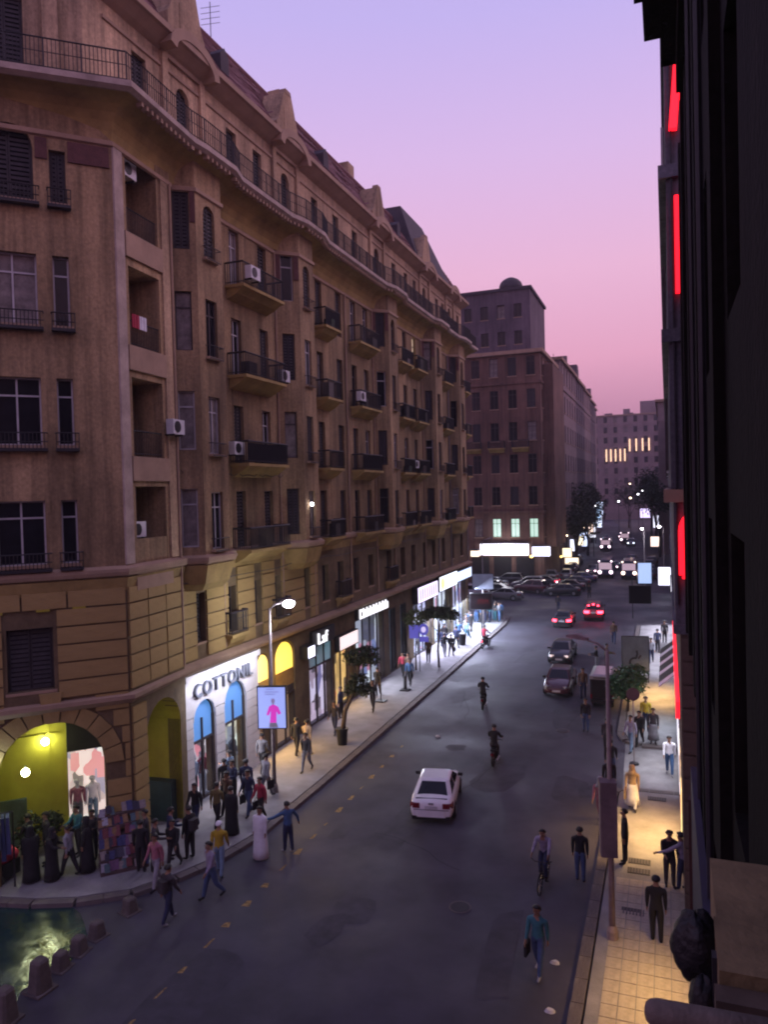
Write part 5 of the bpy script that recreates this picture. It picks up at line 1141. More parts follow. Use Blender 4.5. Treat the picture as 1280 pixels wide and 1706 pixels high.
for i, (x, y, a, p) in enumerate(spots):
    l = 'parked maroon car catching light at the near edge of the junction' if i == 0 else 'long dark car crossing the junction with a white front lamp' if i == 1 else 'dim %s car in the %s row of the dark junction, %s from the left' % (p, ROWN(y), ['first', 'second', 'third', 'fourth', 'fifth'][sum(1 for q in spots[2:14] if ROWN(q[1]) == ROWN(y) and q[0] < x)]) if i < 14 else 'dim %s car parked along the %s kerb past the far junction, %s of its line' % (p, 'left' if i < 19 else 'right', ['first', 'second', 'third', 'fourth', 'last'][(i-14) % 5])
    car('sedan' if i % 3 else 'suv', x, y, a, p, l, TAILS if i == 8 else None, HEADC if i == 1 else None, None if i < 2 else 'cars parked at the far junction' if i < 14 else 'cars parked past the far junction')
# boxy microbus with open dark back
mb_ = thing('small_van', 'small boxy dark vehicle with a pale roof and open back by the green tree', 'small van', (-3.85, 47.2, .004))
def bx_(n, m, *a): return MB().box(*a).build(n, m, mb_)
X0, X1, Y0, Y1 = -4.5, -3.14, 46.0, 48.5
rf = MB(); rf.loft([[(X0-.04, Y0-.1, 1.70), (X1+.04, Y0-.1, 1.70), (X1+.04, Y1, 1.70), (X0-.04, Y1, 1.70)], [(X0, Y0-.16, 1.9), (X1, Y0-.16, 1.9), (X1, Y1, 1.9), (X0, Y1, 1.9)], [(X0+.2, Y0, 1.99), (X1-.2, Y0, 1.99), (X1-.2, Y1-.2, 1.99), (X0+.2, Y1-.2, 1.99)]]); rf.build('roof', PAINT['silver'], mb_)
bx_('body', PAINT['black'], X0, X1, Y0, Y1, .35, 1.695); bx_('rear_opening', DARK, X0+.12, X1-.12, Y0-.05, Y0-.004, .62, 1.62); bx_('bumper', BLACK, X0+.03, X1-.03, Y0-.2, Y0-.004, .34, .52); bx_('roof_slot', BLACK, X0+.2, X1-.2, Y0-.17, Y0-.145, 1.78, 1.83); bx_('windscreen', CARG, X0+.1, X1-.1, Y1, Y1+.02, 1.1, 1.6)
for x in (X0-.02, X1-.01): bx_('side_window', CARG, x, x+.03, Y0+.2, Y1-.4, 1.12, 1.58)
for x in (X0+.0, X1-.12): bx_('tail_light', TAILD, x, x+.11, Y0-.06, Y0-.003, .53, .8)
for x in (X0+.14, X1-.14):
    for y in (Y0+.5, Y1-.5): MB().lathe([(.05, -.09), (.27, -.09), (.27, .09), (.05, .09)], (x, y, .274), 14, 'x').build('wheel', TYRE, mb_)
# minibuses in the far queue, fronts to the camera
HB = emat('bus_lights', (1, .74, .86), 5); HBI = emat('bus_interior', (.75, .5, .62), .55)
def minibus(x, y, label, warm=False):
    t = thing('minibus', label, 'minibus', (x, y, .004), 0, 'minibuses in the far queue'); m = HB if not warm else emat('bus_lights_warm', (1, .70, .55), 5)
    r = MB(); r.loft([[(x-1.05, yy, .4), (x+1.05, yy, .4), (x+1.1, yy, 1.3), (x+1.0, yy, 2.5), (x+.7, yy, 2.7), (x-.7, yy, 2.7), (x-1.0, yy, 2.5), (x-1.1, yy, 1.3)] for yy in (y, y+.15, y+5.6)]); r.build('body', PAINT['blue'], t)
    MB().box(x-.9, x+.9, y-.03, y-.004, 1.35, 2.3).build('windscreen', HBI, t); MB().box(x-1.0, x+1.0, y-.1, y-.004, .4, .6).build('bumper', BLACK, t)
    for e in (-.78, .78): MB().ball((x+e, y-.03, .95), .26, .1, .26).build('headlight', m, t, True); MB().ball((x+e*1.1, y-.02, 2.52), .13, .08, .1).build('marker_light', m, t, True)
    for e in (-.95, .95):
        for yy in (y+1, y+4.4): MB().lathe([(.05, -.1), (.36, -.1), (.36, .1), (.05, .1)], (x+e, yy, .364), 14, 'x').build('wheel', TYRE, t)
minibus(-8.6, 113.0, 'minibus with wide pinkish lights at the front left of the far queue'); minibus(-5.3, 112.0, 'minibus with warm lights at the front right of the far queue', True); minibus(-12.3, 163, 'minibus farther back on the left of the far queue'); minibus(-9.6, 186, 'last minibus in the middle of the far street')
# motorbikes and bicycles, facing +y
def two_wheeler(name, motor, tail):
    t = thing(name, 'x', 'motorbike' if motor else 'bicycle'); R_ = .29 if motor else .33; rw = .06 if motor else .022; wb = .62 if motor else .52
    for y in (-wb, wb):
        pts = [(0, y+R_*math.cos(a), R_+rw+R_*math.sin(a)*1) for a in [2*math.pi*k/18 for k in range(19)]]
        wh = MB().tube(pts, rw, 6, False).build('wheel', TYRE, t, True, local=True); s = MB()
        for k in range(5): a = math.pi*k/5; s.bar((0, y+R_*math.cos(a), R_+rw+R_*math.sin(a)), (0, y-R_*math.cos(a), R_+rw-R_*math.sin(a)), .008)
        s.build('spokes', RIM, wh, local=True)
    f = MB(); z0 = R_+rw
    for a, b, r in (((0, -wb, z0), (0, -.15, .42), .03), ((0, -.15, .42), (0, .3, .62), .035), ((0, wb, z0), (0, .36, .98), .03), ((0, -.15, .42), (0, -.3, .74), .03), ((0, .3, .8), (0, -.3, .74), .03)): f.tube([a, b], r if motor else r*.55, 6)
    f.build('frame', IRON, t, local=True)
    h = MB(); h.tube([(-.34, .24, 1.02), (-.2, .36, 1.0), (.2, .36, 1.0), (.34, .24, 1.02)], .018, 6); h.build('handlebar', IRON, t, local=True)
    if motor:
        MB().ball((0, .12, .78), .15, .3, .13).build('fuel_tank', PAINT['black'], t, True, local=True); MB().box(-.13, .13, -.62, -.1, .72, .82).build('seat', BLACK, t, local=True); MB().box(-.16, .16, -.16, .26, .25, .6).build('engine', IRON, t, local=True)
        MB().box(-.07, .07, -.92, -.6, .66, .72).build('rear_mudguard', BLACK, t, local=True); MB().box(-.06, .06, -.96, -.92, .62, .74).build('tail_light', tail, t, local=True); MB().tube([(.17, .05, .3), (.19, -.75, .34)], .05, 8).build('exhaust', RIM, t, local=True); MB().lathe([(.02, 0), (.1, 0), (.07, -.12), (.02, -.13)], (0, .5, .9), 10, 'y').build('headlight', RIM, t, local=True)
        for x in (-.3, .3): MB().ball((x, .28, 1.2), .06, .02, .05).build('mirror', BLACK, t, local=True)
    else:
        MB().ball((0, -.3, .95), .08, .14, .04).build('saddle', BLACK, t, True, local=True); MB().lathe([(.02, -.02), (.1, -.02), (.1, .02), (.02, .02)], (0, -.02, .36), 12, 'x').build('chainring', IRON, t, local=True); MB().tube([(0, -.28, .7), (0, -.3, .92)], .014, 6).build('seat_post', IRON, t, local=True)
        pd = MB(); pd.box(-.2, -.08, .08, .16, .28, .31); pd.box(.08, .2, -.2, -.12, .42, .45); pd.build('pedal', IRON, t, local=True)
    return t
mo = two_wheeler('motorbike', True, TAILD); by = two_wheeler('bicycle', False, None)
RIDES = []
for i, (x, y, a, l, tl) in enumerate(((-7.95, 35.3, 3, 'dark motorbike ridden away beyond the white car', None), (-10.6, 44.2, 8, 'dark motorbike farther up the road, left of the parked car', None), (-14.45, 61.5, -10, 'red-lit motorbike close to the far left kerb', TAIL))):
    o = mo if i == 0 else copy_tree(mo); o.location = (x, y, .004); o.rotation_euler.z = R(a); o['label'] = l; o['group'] = 'motorbikes on the road'; RIDES.append((x, y, a))
    if tl:
        for ch in o.children:
            if ch.name.startswith('tail_light'): setm(ch, {0: TAIL})
            if ch.name.startswith('fuel_tank'): setm(ch, {0: PAINT['red']})
by.location = (-4.0, 24.5, .004); by.rotation_euler.z = R(176); by['label'] = 'bicycle ridden towards the camera near the right lamp post'
# ------------------------------------------------------------------ people
EYE = mat('eye', (.01, .01, .01), .4)
def sk_person(legs, arms, lean=0.0, seat=None, splay=.03):
    "one continuous body grown over a skeleton; returns mesh with slots skin/top/trousers/shoes"
    V, E, Rr, Mt = [], [], [], []
    def nd(p, r, parent, m):
        V.append(Vector(p)); Rr.append(r if isinstance(r, tuple) else (r, r)); Mt.append(m)
        if parent is not None: E.append((parent, len(V)-1))
        return len(V)-1
    sn, cs = math.sin(lean), math.cos(lean)
    def up(x, y, h): return (x, y*cs+h*sn, .95-y*sn+h*cs)
    pe = nd(up(0, 0, 0), (.17, .13), None, 2); ab = nd(up(0, .0, .16), (.172, .13), pe, 1); chs = nd(up(0, 0, .32), (.185, .135), ab, 1)
    sh = nd(up(0, -.01, .46), (.15, .10), chs, 1); nk = nd(up(0, .005, .55), .055, sh, 0); h1 = nd(up(0, .025, .625), .078, nk, 0); h2 = nd(up(0, .022, .70), .092, h1, 0); nd(up(0, .012, .765), .066, h2, 0)
    nd(up(0, .125, .655), .016, h1, 0)
    for s in (-1, 1): nd(up(s*.098, .01, .665), .016, h2, 0)
    foot = []
    for s, (a, k) in zip((-1, 1), legs):
        hp = V[pe]+Vector((s*.085, 0, -.07)); i = nd(hp, .112, pe, 2)
        kn = hp+Vector((s*.012, math.sin(a)*.42, -math.cos(a)*.42)); j = nd((hp+kn)/2, .096, i, 2); j = nd(kn, .076, j, 2)
        b = a-k; an = kn+Vector((0, math.sin(b)*.40, -math.cos(b)*.40)); c = nd((kn+an)/2, .066, j, 2); c = nd(an, .054, c, 2)
        t = max(-.9, min(.5, b*.6)); he = an+Vector((0, -.03, -.055)); c2 = nd(an+Vector((0, .02, -.04)), .042, c, 3); nd(an+Vector((s*.02, .17*math.cos(t), -.055+.12*math.sin(t))), .034, c2, 3)
        foot.append(an.z-.095)
    for s, (a, e) in zip((-1, 1), arms):
        so_ = Vector(up(s*.195, 0, .445)); i = nd(so_, .072, sh, 1)
        el = so_+Vector((s*splay*.6, math.sin(a)*.28, -math.cos(a)*.28)); j = nd((so_+el)/2, .064, i, 1); j = nd(el, .056, j, 1)
        b = a+e; wr = el+Vector((s*(splay*.25-.1*max(0, e-.6)), math.sin(b)*.25, -math.cos(b)*.25)); k = nd((el+wr)/2, .048, j, 1); k = nd(wr, .036, k, 1)
        d = (wr-el).normalized(); pm_ = nd(wr+d*.07, (.036, .02), k, 0); sd = Vector((0, 1, 0)) if abs(d.y) < .8 else Vector((0, 0, 1)); sd = (sd-d*sd.dot(d)).normalized()
        for q, L in ((-.027, .072), (-.009, .085), (.009, .08), (.027, .062)):
            f1 = nd(V[pm_]+sd*q+d*L*.55, .009, pm_, 0); nd(V[f1]+d*L*.5-Vector((s*.018, 0, 0)), .008, f1, 0)
        th = nd(V[k]+d*.03+sd*.04, .011, k, 0); nd(V[th]+d*.045+sd*.012, .009, th, 0)
    dz = -min(foot) if seat is None else seat-.86
    for p in V: p.z += dz
    me = bpy.data.meshes.new('body'); me.from_pydata([tuple(p) for p in V], E, []); o = bpy.data.objects.new('tmp', me); COL.objects.link(o)
    md = o.modifiers.new('s', 'SKIN'); md.use_smooth_shade = True; md.branch_smoothing = .6
    for i, d in enumerate(me.skin_vertices[0].data): d.radius = Rr[i]; d.use_root = (i == 0)
    sb_ = o.modifiers.new('u', 'SUBSURF'); sb_.levels = 1; sb_.render_levels = 1
    out = bpy.data.meshes.new_from_object(o.evaluated_get(bpy.context.evaluated_depsgraph_get())); bpy.data.objects.remove(o)
    out.materials.clear()
    for m in (SKIN, BLACK, BLACK, BLACK): out.materials.append(m)
    seg = [(V[a], V[b], Mt[b]) for a, b in E]
    for p in out.polygons:
        c = p.center; best, bd_ = 0, 9
        for a, b, m in seg:
            ab_ = b-a; t = max(0, min(1, (c-a).dot(ab_)/max(1e-9, ab_.length_squared))); d = (c-(a+ab_*t)).length
            if d < bd_: bd_, best = d, m
        p.material_index = best; p.use_smooth = True
    J = dict(head=V[h2].copy(), sh=V[sh].copy(), pe=V[pe].copy(), lw=None)
    # matching hair cap, hijab and eyes
    hc = J['head']; m = MB(); rings = []
    for j in range(6):
        ph = math.pi*.60*j/5; r = math.sin(ph) if j else .05
        rings.append([(hc.x+.108*r*math.cos(t), hc.y-.012-(.012 if j > 3 else 0)+.112*r*math.sin(t)*(1 if math.sin(t) < 0 or j < 4 else .55), hc.z+.012+.098*math.cos(ph)+(.035 if j > 3 and math.sin(t) > .2 else 0)) for t in [2*math.pi*k/12 for k in range(12)]])
    hair = m.loft(rings).mesh('hair', HAIR, True)
    m = MB(); m.loft([[(hc.x+rx*math.cos(t), hc.y+oy+ry*math.sin(t), hc.z+z) for t in [2*math.pi*k/12 for k in range(12)]] for z, rx, ry, oy in ((-.27, .19, .15, 0), (-.16, .13, .11, -.005), (-.06, .108, .10, -.02), (.05, .112, .105, -.02), (.1, .08, .08, -.015), (.12, .02, .02, -.01))]); scarf = m.mesh('headscarf', BLACK, True)
    m = MB()
    for s in (-1, 1): m.box(hc.x+s*.034-.012, hc.x+s*.034+.012, hc.y+.082, hc.y+.096, hc.z-.014, hc.z-.002)
    m.box(hc.x-.022, hc.x+.022, hc.y+.078, hc.y+.09, hc.z-.082, hc.z-.075); eyes = m.mesh('eyes', EYE)
    sx_ = J['sh']; m = MB(); H = sx_.z
    for zs in (0,): m.loft([[(sx_.x*0+rx*math.cos(t), sx_.y*(z/H)+ry*math.sin(t), z) for t in [2*math.pi*k/14 for k in range(14)]] for z, rx, ry in ((.05, .27, .25), (.3, .25, .22), (.7, .225, .19), (1.0, .215, .165), (H-.15, .235, .16), (H-.02, .215, .13), (H+.05, .09, .08))])
    robe = m.mesh('robe', BLACK, True)
    m = MB(); m.loft([[(rx*math.cos(t), J['pe'].y*.5+ry*math.sin(t), z) for t in [2*math.pi*k/14 for k in range(14)]] for z, rx, ry in ((.22, .27, .25), (.5, .23, .2), (.8, .195, .16), (1.0, .17, .135))]); skirt = m.mesh('skirt', BLACK, True)
    m = MB(); m.box(.24, .30, -.14, .16, .42, .74); m.tube([(.27, -.1, .74), (.27, 0, .88), (.27, .12, .74)], .012, 5); bag = m.mesh('bag', BLACK)
    m = MB(); z = J['sh'].z; m.loft([[(x*k, J['sh'].y-.10-d, z-.42+h) for x, h in ((-.14, 0), (.14, 0), (.15, .36), (-.15, .36))] for d, k in ((0, 1), (.12, 1), (.17, .75))]); pack = m.mesh('backpack', BLACK)
    return dict(body=out, hair=hair, headscarf=scarf, eyes=eyes, robe=robe, skirt=skirt, bag=bag, backpack=pack)
POSE = {
 'stand': sk_person([(.06, .04), (-.04, .02)], [(.05, .15), (-.03, .2)]),
 'wait': sk_person([(.0, .02), (.14, .16)], [(.25, 1.5), (.0, .2)], .03),
 'walk': sk_person([(.32, .1), (-.26, .16)], [(-.25, .25), (.28, .3)], .05),
 'walk2': sk_person([(-.22, .45), (.28, .05)], [(.3, .35), (-.26, .2)], .06),
 'talk': sk_person([(.05, .03), (-.05, .05)], [(.3, 1.2), (.55, .9)], .06),
 'reach': sk_person([(.1, .03), (-.08, .06)], [(.9, .25), (.1, .2)], .05, None, .35),
 'ride': sk_person([(1.12, 1.25), (1.12, 1.25)], [(.75, .35), (.75, .35)], .18, .84, .05),
 'cycle': sk_person([(.95, 1.15), (.35, .65)], [(.8, .3), (.8, .3)], .32, .98, .05)}
CLO = {}
def cloth(c):
    if c not in CLO:
        P = dict(black=(.014, .013, .016), dark=(.035, .03, .035), navy=(.022, .028, .07), jeans=(.05, .08, .17), blue=(.05, .11, .24), pale=(.24, .24, .28), white=(.44, .44, .48), grey=(.16, .16, .18), red=(.36, .06, .04), pink=(.30, .11, .15), beige=(.40, .29, .18), yellow=(.36, .25, .02), olive=(.14, .11, .04), teal=(.04, .14, .17), lilac=(.26, .23, .32), brown=(.10, .055, .035), sky=(.16, .24, .34))
        CLO[c] = mat('cloth_'+c, P[c], .9, .3, 6, .2, 40)
    return CLO[c]
def person(x, y, rz, pose, top, leg, label, extra='', z=.15, sc_=1.0, group=None, shoe='black', cat='person'):
    P = POSE[pose]; o = bpy.data.objects.new('person', P['body']); COL.objects.link(o); o.location = (x, y, z); o.rotation_euler.z = R(rz); o.scale = (sc_*1.10, sc_*1.12, sc_*1.045); WL[o] = Vector((x, y, z))
    tag(o, label, cat, group); setm(o, {0: SKIN, 1: cloth(top), 2: cloth(leg), 3: cloth(shoe)})
    def sub(n, m=None):
        c = bpy.data.objects.new(n, P[n]); COL.objects.link(c); c.parent = o
        if m: setm(c, {0: m})
        return c
    if 'scarf' in extra: sub('headscarf', cloth(extra.split('scarf:')[1].split()[0]) if 'scarf:' in extra else cloth('black'))
    elif 'cap' in extra: sub('hair', cloth('white')).name = 'cap'
    else: sub('hair')
    sub('eyes')
    if 'robe' in extra: sub('robe', cloth(top))
    if 'skirt' in extra: sub('skirt', cloth(leg))
    if 'bag' in extra: sub('bag', cloth('beige' if 'palebag' in extra else 'black'))
    if 'pack' in extra: sub('backpack', cloth('dark'))
    return o
PEOPLE = [
 (-20.5, 19.3, 60, 'stand', 'black', 'black', 'woman in a black robe and scarf, leftmost of the pair before the arch', 'robe scarf'),
 (-19.9, 19.6, -70, 'talk', 'black', 'black', 'woman in a black robe facing the other robed woman', 'robe scarf'),
 (-19.5, 20.0, 100, 'walk', 'pale', 'black', 'man in a pale shirt beside the two black robed women', ''),
 (-19.15, 20.45, 120, 'stand', 'black', 'black', 'dark robed figure between the pale shirt and the magazine stand', 'robe scarf'),
 (-20.3, 21.3, 170, 'talk', 'teal', 'dark', 'person in a teal top behind the robed women by the plants', ''),
 (-19.6, 21.25, 200, 'wait', 'dark', 'black', 'tall person in dark clothes at the edge of the arch shop window', ''),
 (-17.25, 20.95, 30, 'stand', 'black', 'black', 'person in black standing closest to the magazine stand', ''),
 (-16.85, 21.15, -60, 'talk', 'dark', 'black', 'person in dark clothes talking beside the magazine stand', ''),
 (-16.25, 20.5, 170, 'walk', 'pink', 'pale', 'walker in a pinkish top and pale trousers coming off the corner kerb', ''),
 (-16.3, 21.5, 190, 'walk2', 'black', 'dark', 'person in a black jacket behind the pinkish top', ''),
 (-14.6, 18.9, -15, 'walk', 'dark', 'navy', 'dark jacket with pale shoes, nearest walker at the corner crossing', 'pack', 'pale'),
 (-14.1, 20.5, 150, 'walk2', 'lilac', 'jeans', 'walker in a pale lilac top and blue jeans on the road edge', ''),
 (-14.7, 21.9, 20, 'walk', 'yellow', 'sky', 'walker with a white cap and yellow top stepping off the kerb', 'cap'),
 (-16.7, 24.8, 0, 'walk', 'olive', 'black', 'person in an olive patterned top, left of the pair on the pavement', ''),
 (-15.85, 24.5, 10, 'stand', 'black', 'brown', 'person in a long dark dress, right of the pair on the pavement', 'robe'),
 (-15.3, 25.8, 160, 'walk', 'red', 'black', 'person in a rust red jacket and black trousers with a bag', 'bag'),
 (-13.95, 23.4, 180, 'stand', 'white', 'sky', 'figure in a long white robe on the left road edge', 'robe'),
 (-13.2, 24.1, 60, 'reach', 'blue', 'navy', 'person in blue with an arm held out, farthest into the road', '', 'pale'),
 (-16.75, 27.1, 15, 'stand', 'navy', 'black', 'person in navy next to the dark suit under the lettering', ''),
 (-16.35, 28.0, -20, 'walk2', 'pale', 'grey', 'person in a pale top just left of the poster lamp post', 'bag'),
 (-17.35, 27.0, 170, 'wait', 'navy', 'black', 'man in a dark open jacket over a pale shirt outside the white shop', ''),
 (-18.05, 27.9, 90, 'wait', 'sky', 'grey', 'person in a light blue shirt looking into the white shop window', ''),
 (-17.75, 27.0, 40, 'walk', 'black', 'black', 'person in black under the first arched shop window', ''),
 (-17.5, 33.1, 0, 'walk', 'black', 'black', 'person in black walking away past the orange lit doors', ''),
 (-16.9, 33.05, 0, 'walk2', 'beige', 'pale', 'person in beige and pale trousers beside the walker in black', ''),
 (-16.6, 41.2, 180, 'walk', 'black', 'black', 'lone walker in black past the leaning tree', ''),
 (-17.8, 39.2, 90, 'stand', 'navy', 'black', 'person looking into the pink shop window', ''),
 (-16.6, 56.6, 0, 'walk', 'black', 'pale', 'person in a black top and pale trousers, left of two by the umbrella tree', ''),
 (-16.1, 56.7, 0, 'walk2', 'black', 'grey', 'person in a black top and grey trousers, right of two by the umbrella tree', 'bag'),
 (-17.2, 54.2, 180, 'stand', 'brown', 'dark', 'person in brown under the blue signs', ''),
 (-17.6, 49.5, 180, 'walk', 'red', 'black', 'person in dark red near the blue signs', ''),
 (-17.0, 49.0, 170, 'walk2', 'brown', 'dark', 'person in brown close to the dark red top', ''),
 (-17.6, 21.7, 140, 'wait', 'dark', 'black', 'dark person leaning by the magazine stand, farthest from the kerb', ''),
 (-16.9, 22.1, -40, 'talk', 'navy', 'dark', 'person in navy in the knot of people past the magazine stand', ''),
 (-16.2, 22.3, 80, 'stand', 'black', 'black', 'black clad person at the right of the knot past the magazine stand', 'pack'),
 (-17.4, 24.4, 180, 'walk', 'black', 'navy', 'person in a black top by the dark cabinet of the street arch', ''),
 (-16.9, 25.9, 170, 'walk2', 'brown', 'black', 'person in brown between the long dress and the shop window', ''),
 (-16.1, 26.2, 175, 'walk', 'navy', 'jeans', 'person in a navy top behind the rust red jacket', 'bag'),
 (-17.9, 30.4, 0, 'walk', 'grey', 'black', 'person in grey passing the second arched window', ''),
 (-16.0, 31.2, 180, 'walk2', 'dark', 'grey', 'person in dark clothes just past the poster post', ''),
 (-17.0, 36.6, 180, 'walk', 'dark', 'navy', 'dark walker behind the leaning tree tub', ''),
 (-17.6, 44.5, 0, 'walk2', 'black', 'dark', 'dark walker before the tall pale shop front', ''),
 (-16.4, 47.5, 180, 'walk', 'blue', 'black', 'person in blue near the short dark post', ''),
 (-20.9, 20.4, 150, 'stand', 'dark', 'black', 'dark figure behind the leftmost robed woman', ''),
 (-21.5, 20.2, 100, 'talk', 'black', 'black', 'dark figure by the clothes rack at the left edge', ''),
 # right hand side
 (-2.62, 30.0, 170, 'walk', 'pink', 'pink', 'woman in pink trousers and a pink top beside the dark box sign', 'scarf:pale', 'black', .15*0+.004),
 (-2.45, 32.2, 10, 'stand', 'black', 'black', 'dark figure just above the woman in pink', '', 'black', .004),
 (-2.55, 34.6, 0, 'walk', 'black', 'navy', 'dark walker on the road side of the alley mouth', '', 'black', .004),
 (-1.5, 31.3, 180, 'walk', 'beige', 'white', 'person in a beige coat with a pale bag on the right pavement', 'palebag skirt scarf:beige'),
 (-1.55, 26.6, 100, 'stand', 'black', 'black', 'dark figure half behind the box sign at the orange patch', ''),
 (-.48, 22.2, 0, 'stand', 'black', 'black', 'person all in black alone on the near right pavement', ''),
 (-.12, 25.5, 190, 'talk', 'black', 'dark', 'person in a black jacket over a white shirt, left of the pair by the ledge', ''),
 (.26, 25.4, 60, 'reach', 'lilac', 'navy', 'person in a grey lilac shirt, right of the pair by the ledge', ''),
 (-.1, 35.9, 180, 'walk', 'white', 'blue', 'person in a white top and blue jeans in the alley mouth', '', 'pale', .03),
 (-1.5, 39.5, 170, 'walk2', 'black', 'black', 'person in black with a bag at the alley kerb', 'bag', 'black', .03),
 (-.85, 39.7, 180, 'stand', 'dark', 'grey', 'person in a long dark skirt beside the yellow top', 'skirt'),
 (-1.25, 41.6, 180, 'stand', 'yellow', 'navy', 'person in a bright yellow top on the right pavement', ''),
 (-1.85, 38.5, 150, 'walk', 'lilac', 'sky', 'person in pale blue trousers by the round sign', '', 'black', .03),
 (-4.3, 41.2, 180, 'stand', 'black', 'jeans', 'person in a black jacket in the road near the small van', '', 'black', .004),
 (-5.1, 47.7, 180, 'stand', 'brown', 'navy', 'person in dark brown between the maroon car and the small van', '', 'black', .004),
 (-4.9, 55.2, 90, 'talk', 'black', 'grey', 'dark figure in a small group beyond the small boxy van, left', '', 'black', .004),
 (-4.3, 55.8, -90, 'talk', 'olive', 'black', 'person in olive in the small group beyond the small boxy van, right', '', 'black', .004),
 (-4.4, 65.4, 0, 'walk', 'brown', 'navy', 'walker in brown on the road left of the grey board', '', 'black', .004),
 (-3.1, 58.4, 180, 'stand', 'red', 'black', 'person in dark red behind the right lamp post top', '', 'black', .004),
 (-2.95, 37.9, 0, 'stand', 'dark', 'black', 'dark figure beside the right lamp post at the alley', '', 'black', .004),
 (-2.9, 25.2, 0, 'stand', 'black', 'jeans', 'person in a black jacket and blue jeans on the road left of the box sign', '', 'black', .004),
 (-3.45, 20.0, 170, 'walk', 'teal', 'jeans', 'nearest walker, in a teal top and jeans carrying a black bag', 'bag', 'pale', .004),
 (-11.2, 82, 0, 'walk', 'dark', 'navy', 'dark walker far up the road near the bright corner', '', 'black', .004),
 (-8.9, 92, 180, 'walk2', 'black', 'black', 'tiny dark walker in front of the far junction', '', 'black', .004),
 (-.9, 62, 0, 'walk', 'navy', 'black', 'walker in navy before the white shops of the right pavement', ''),
 (-.4, 66, 180, 'stand', 'dark', 'black', 'dark stander before the white shops of the right pavement', ''),
 (-1.3, 58, 180, 'walk2', 'pale', 'navy', 'person in a pale top left of the striped awning', ''),
]
for p in PEOPLE:
    x, y, rz, ps, a, b, l, ex = p[:8]; shoe = p[8] if len(p) > 8 else 'black'; z = p[9] if len(p) > 9 else (.15 if (x < -15.05 or x > -2.1) else .004)
    if -16.4 < x < -15 and y < 22.0: z = .15 if y > 20.9+(-16 - x) else .004
    person(x, y, rz, ps, a, b, l, ex, z, random.uniform(.96, 1.04), None, shoe)
for (x, y, a), (l, t, b) in zip(RIDES, (('rider in dark clothes on the motorbike nearest the white car', 'black', 'dark'), ('dark rider on the second motorbike up the road', 'black', 'black'), ('rider in red on the far motorbike at the left kerb', 'red', 'black'))):
    person(x+.3*math.sin(R(a)), y-.32*math.cos(R(a)), a, 'ride', t, b, l, '', .004, 1.06)
person(-4.0+.0, 24.78, 176, 'cycle', 'lilac', 'navy', 'cyclist in a pale lilac sweater riding towards the camera', '', .004)
cols = ['navy', 'blue', 'dark', 'teal', 'black', 'grey', 'blue', 'navy', 'sky', 'black']
for i in range(16):
    x = -17.9+.42*(i % 6)+random.uniform(-.1, .1); y = 72.2+1.1*(i//6)+random.uniform(-.3, .3)+(i % 6)*.25
    person(x, y, random.uniform(0, 360), random.choice(['stand', 'walk', 'talk', 'wait']), cols[i % 10], cols[(i*3+1) % 10], 'person in %s and %s, far left corner crowd, %s row, %s' % (cols[i % 10], cols[(i*3+1) % 10], ['front', 'middle', 'back'][i//6], ['left', 'left of centre', 'centre', 'right of centre', 'right', 'kerb side'][i % 6]), '', .15, random.uniform(.95, 1.05), 'crowd at the far left corner')
for i in range(9):
    x = -17.9+1.6*random.random(); y = 58.5+1.25*i
    person(x, y, random.choice([0, 180])+random.uniform(-20, 20), random.choice(['walk', 'walk2']), cols[(i*7) % 10], cols[(i*3+1) % 10], 'shopper in %s and %s on the pavement before the far bright shops' % (cols[(i*7) % 10], cols[(i*3+1) % 10]), '', .15, random.uniform(.95, 1.05), 'shoppers before the far bright shops')
# shop dummies
for i, (y, v, t, l, lab) in enumerate(((26.75, -.32, 'white', 'grey', 'white shop dummy, left in the first arched window'), (27.35, -.32, 'red', 'white', 'shop dummy in a bright red top, right in the first arched window'), (29.1, -.32, 'beige', 'white', 'shop dummy in beige, left in the second arched window'), (29.8, -.32, 'grey', 'olive', 'shop dummy in grey, right in the second arched window'))):
    c = FS.pt(y, v, .15); o = person(c[0], c[1], -90, 'stand', t, l, lab, 'cap', .25, 1.0, 'shop dummies in the white shop', 'white', 'shop dummy'); o.name = 'mannequin'; setm(o, {0: WHITE})
for i, (u, v, t, l, lab) in enumerate(((8.25, -2.6, 'pink', 'grey', 'shop dummy in pink in the window behind the corner arch'), (8.8, -2.7, 'white', 'sky', 'shop dummy in white in the window behind the corner arch'))):
    c = FC.pt(u, v, .15); o = person(c[0], c[1], 180+52, 'stand', t, l, lab, 'cap', .6, 1.0, 'shop dummies behind the corner arch', 'white', 'shop dummy'); o.name = 'mannequin'; setm(o, {0: WHITE})

# ------------------------------------------------------------------ lamps the place has
OUT = (0, R(-90), 0); DN = (0, R(-40), 0)
point('street_lamp_light', (lc1[0], lc1[1], lc1[2]-.35), 420, (.90, .90, 1), .2)
area('white_shop_wash', FS.pt(28.6, 1.1, 5.55), (.2, 5.6), 170, (.74, .78, 1), (0, R(28), 0))
area('white_shop_spill', FS.pt(28.3, .1, 1.7), (2.2, 4.2), 130, (1, .90, .95), OUT)
area('orange_door_spill', FS.pt(33.2, .1, 1.6), (2.2, 3.2), 260, (1, .60, .20), OUT)
point('lunette_glow', FS.pt(33.3, .9, 4.3), 45, (1, .62, .08), .2)
area('pink_shop_spill', FS.pt(38.9, .1, 2.0), (2.5, 3), 110, (1, .85, .9), OUT)
area('amber_shop_spill', FS.pt(42.1, .1, 1.8), (2.5, 2.8), 150, (1, .66, .3), OUT)
area('pale_shop_spill', FS.pt(46.6, .2, 2.6), (4, 5), 520, (.80, .84, 1), OUT)
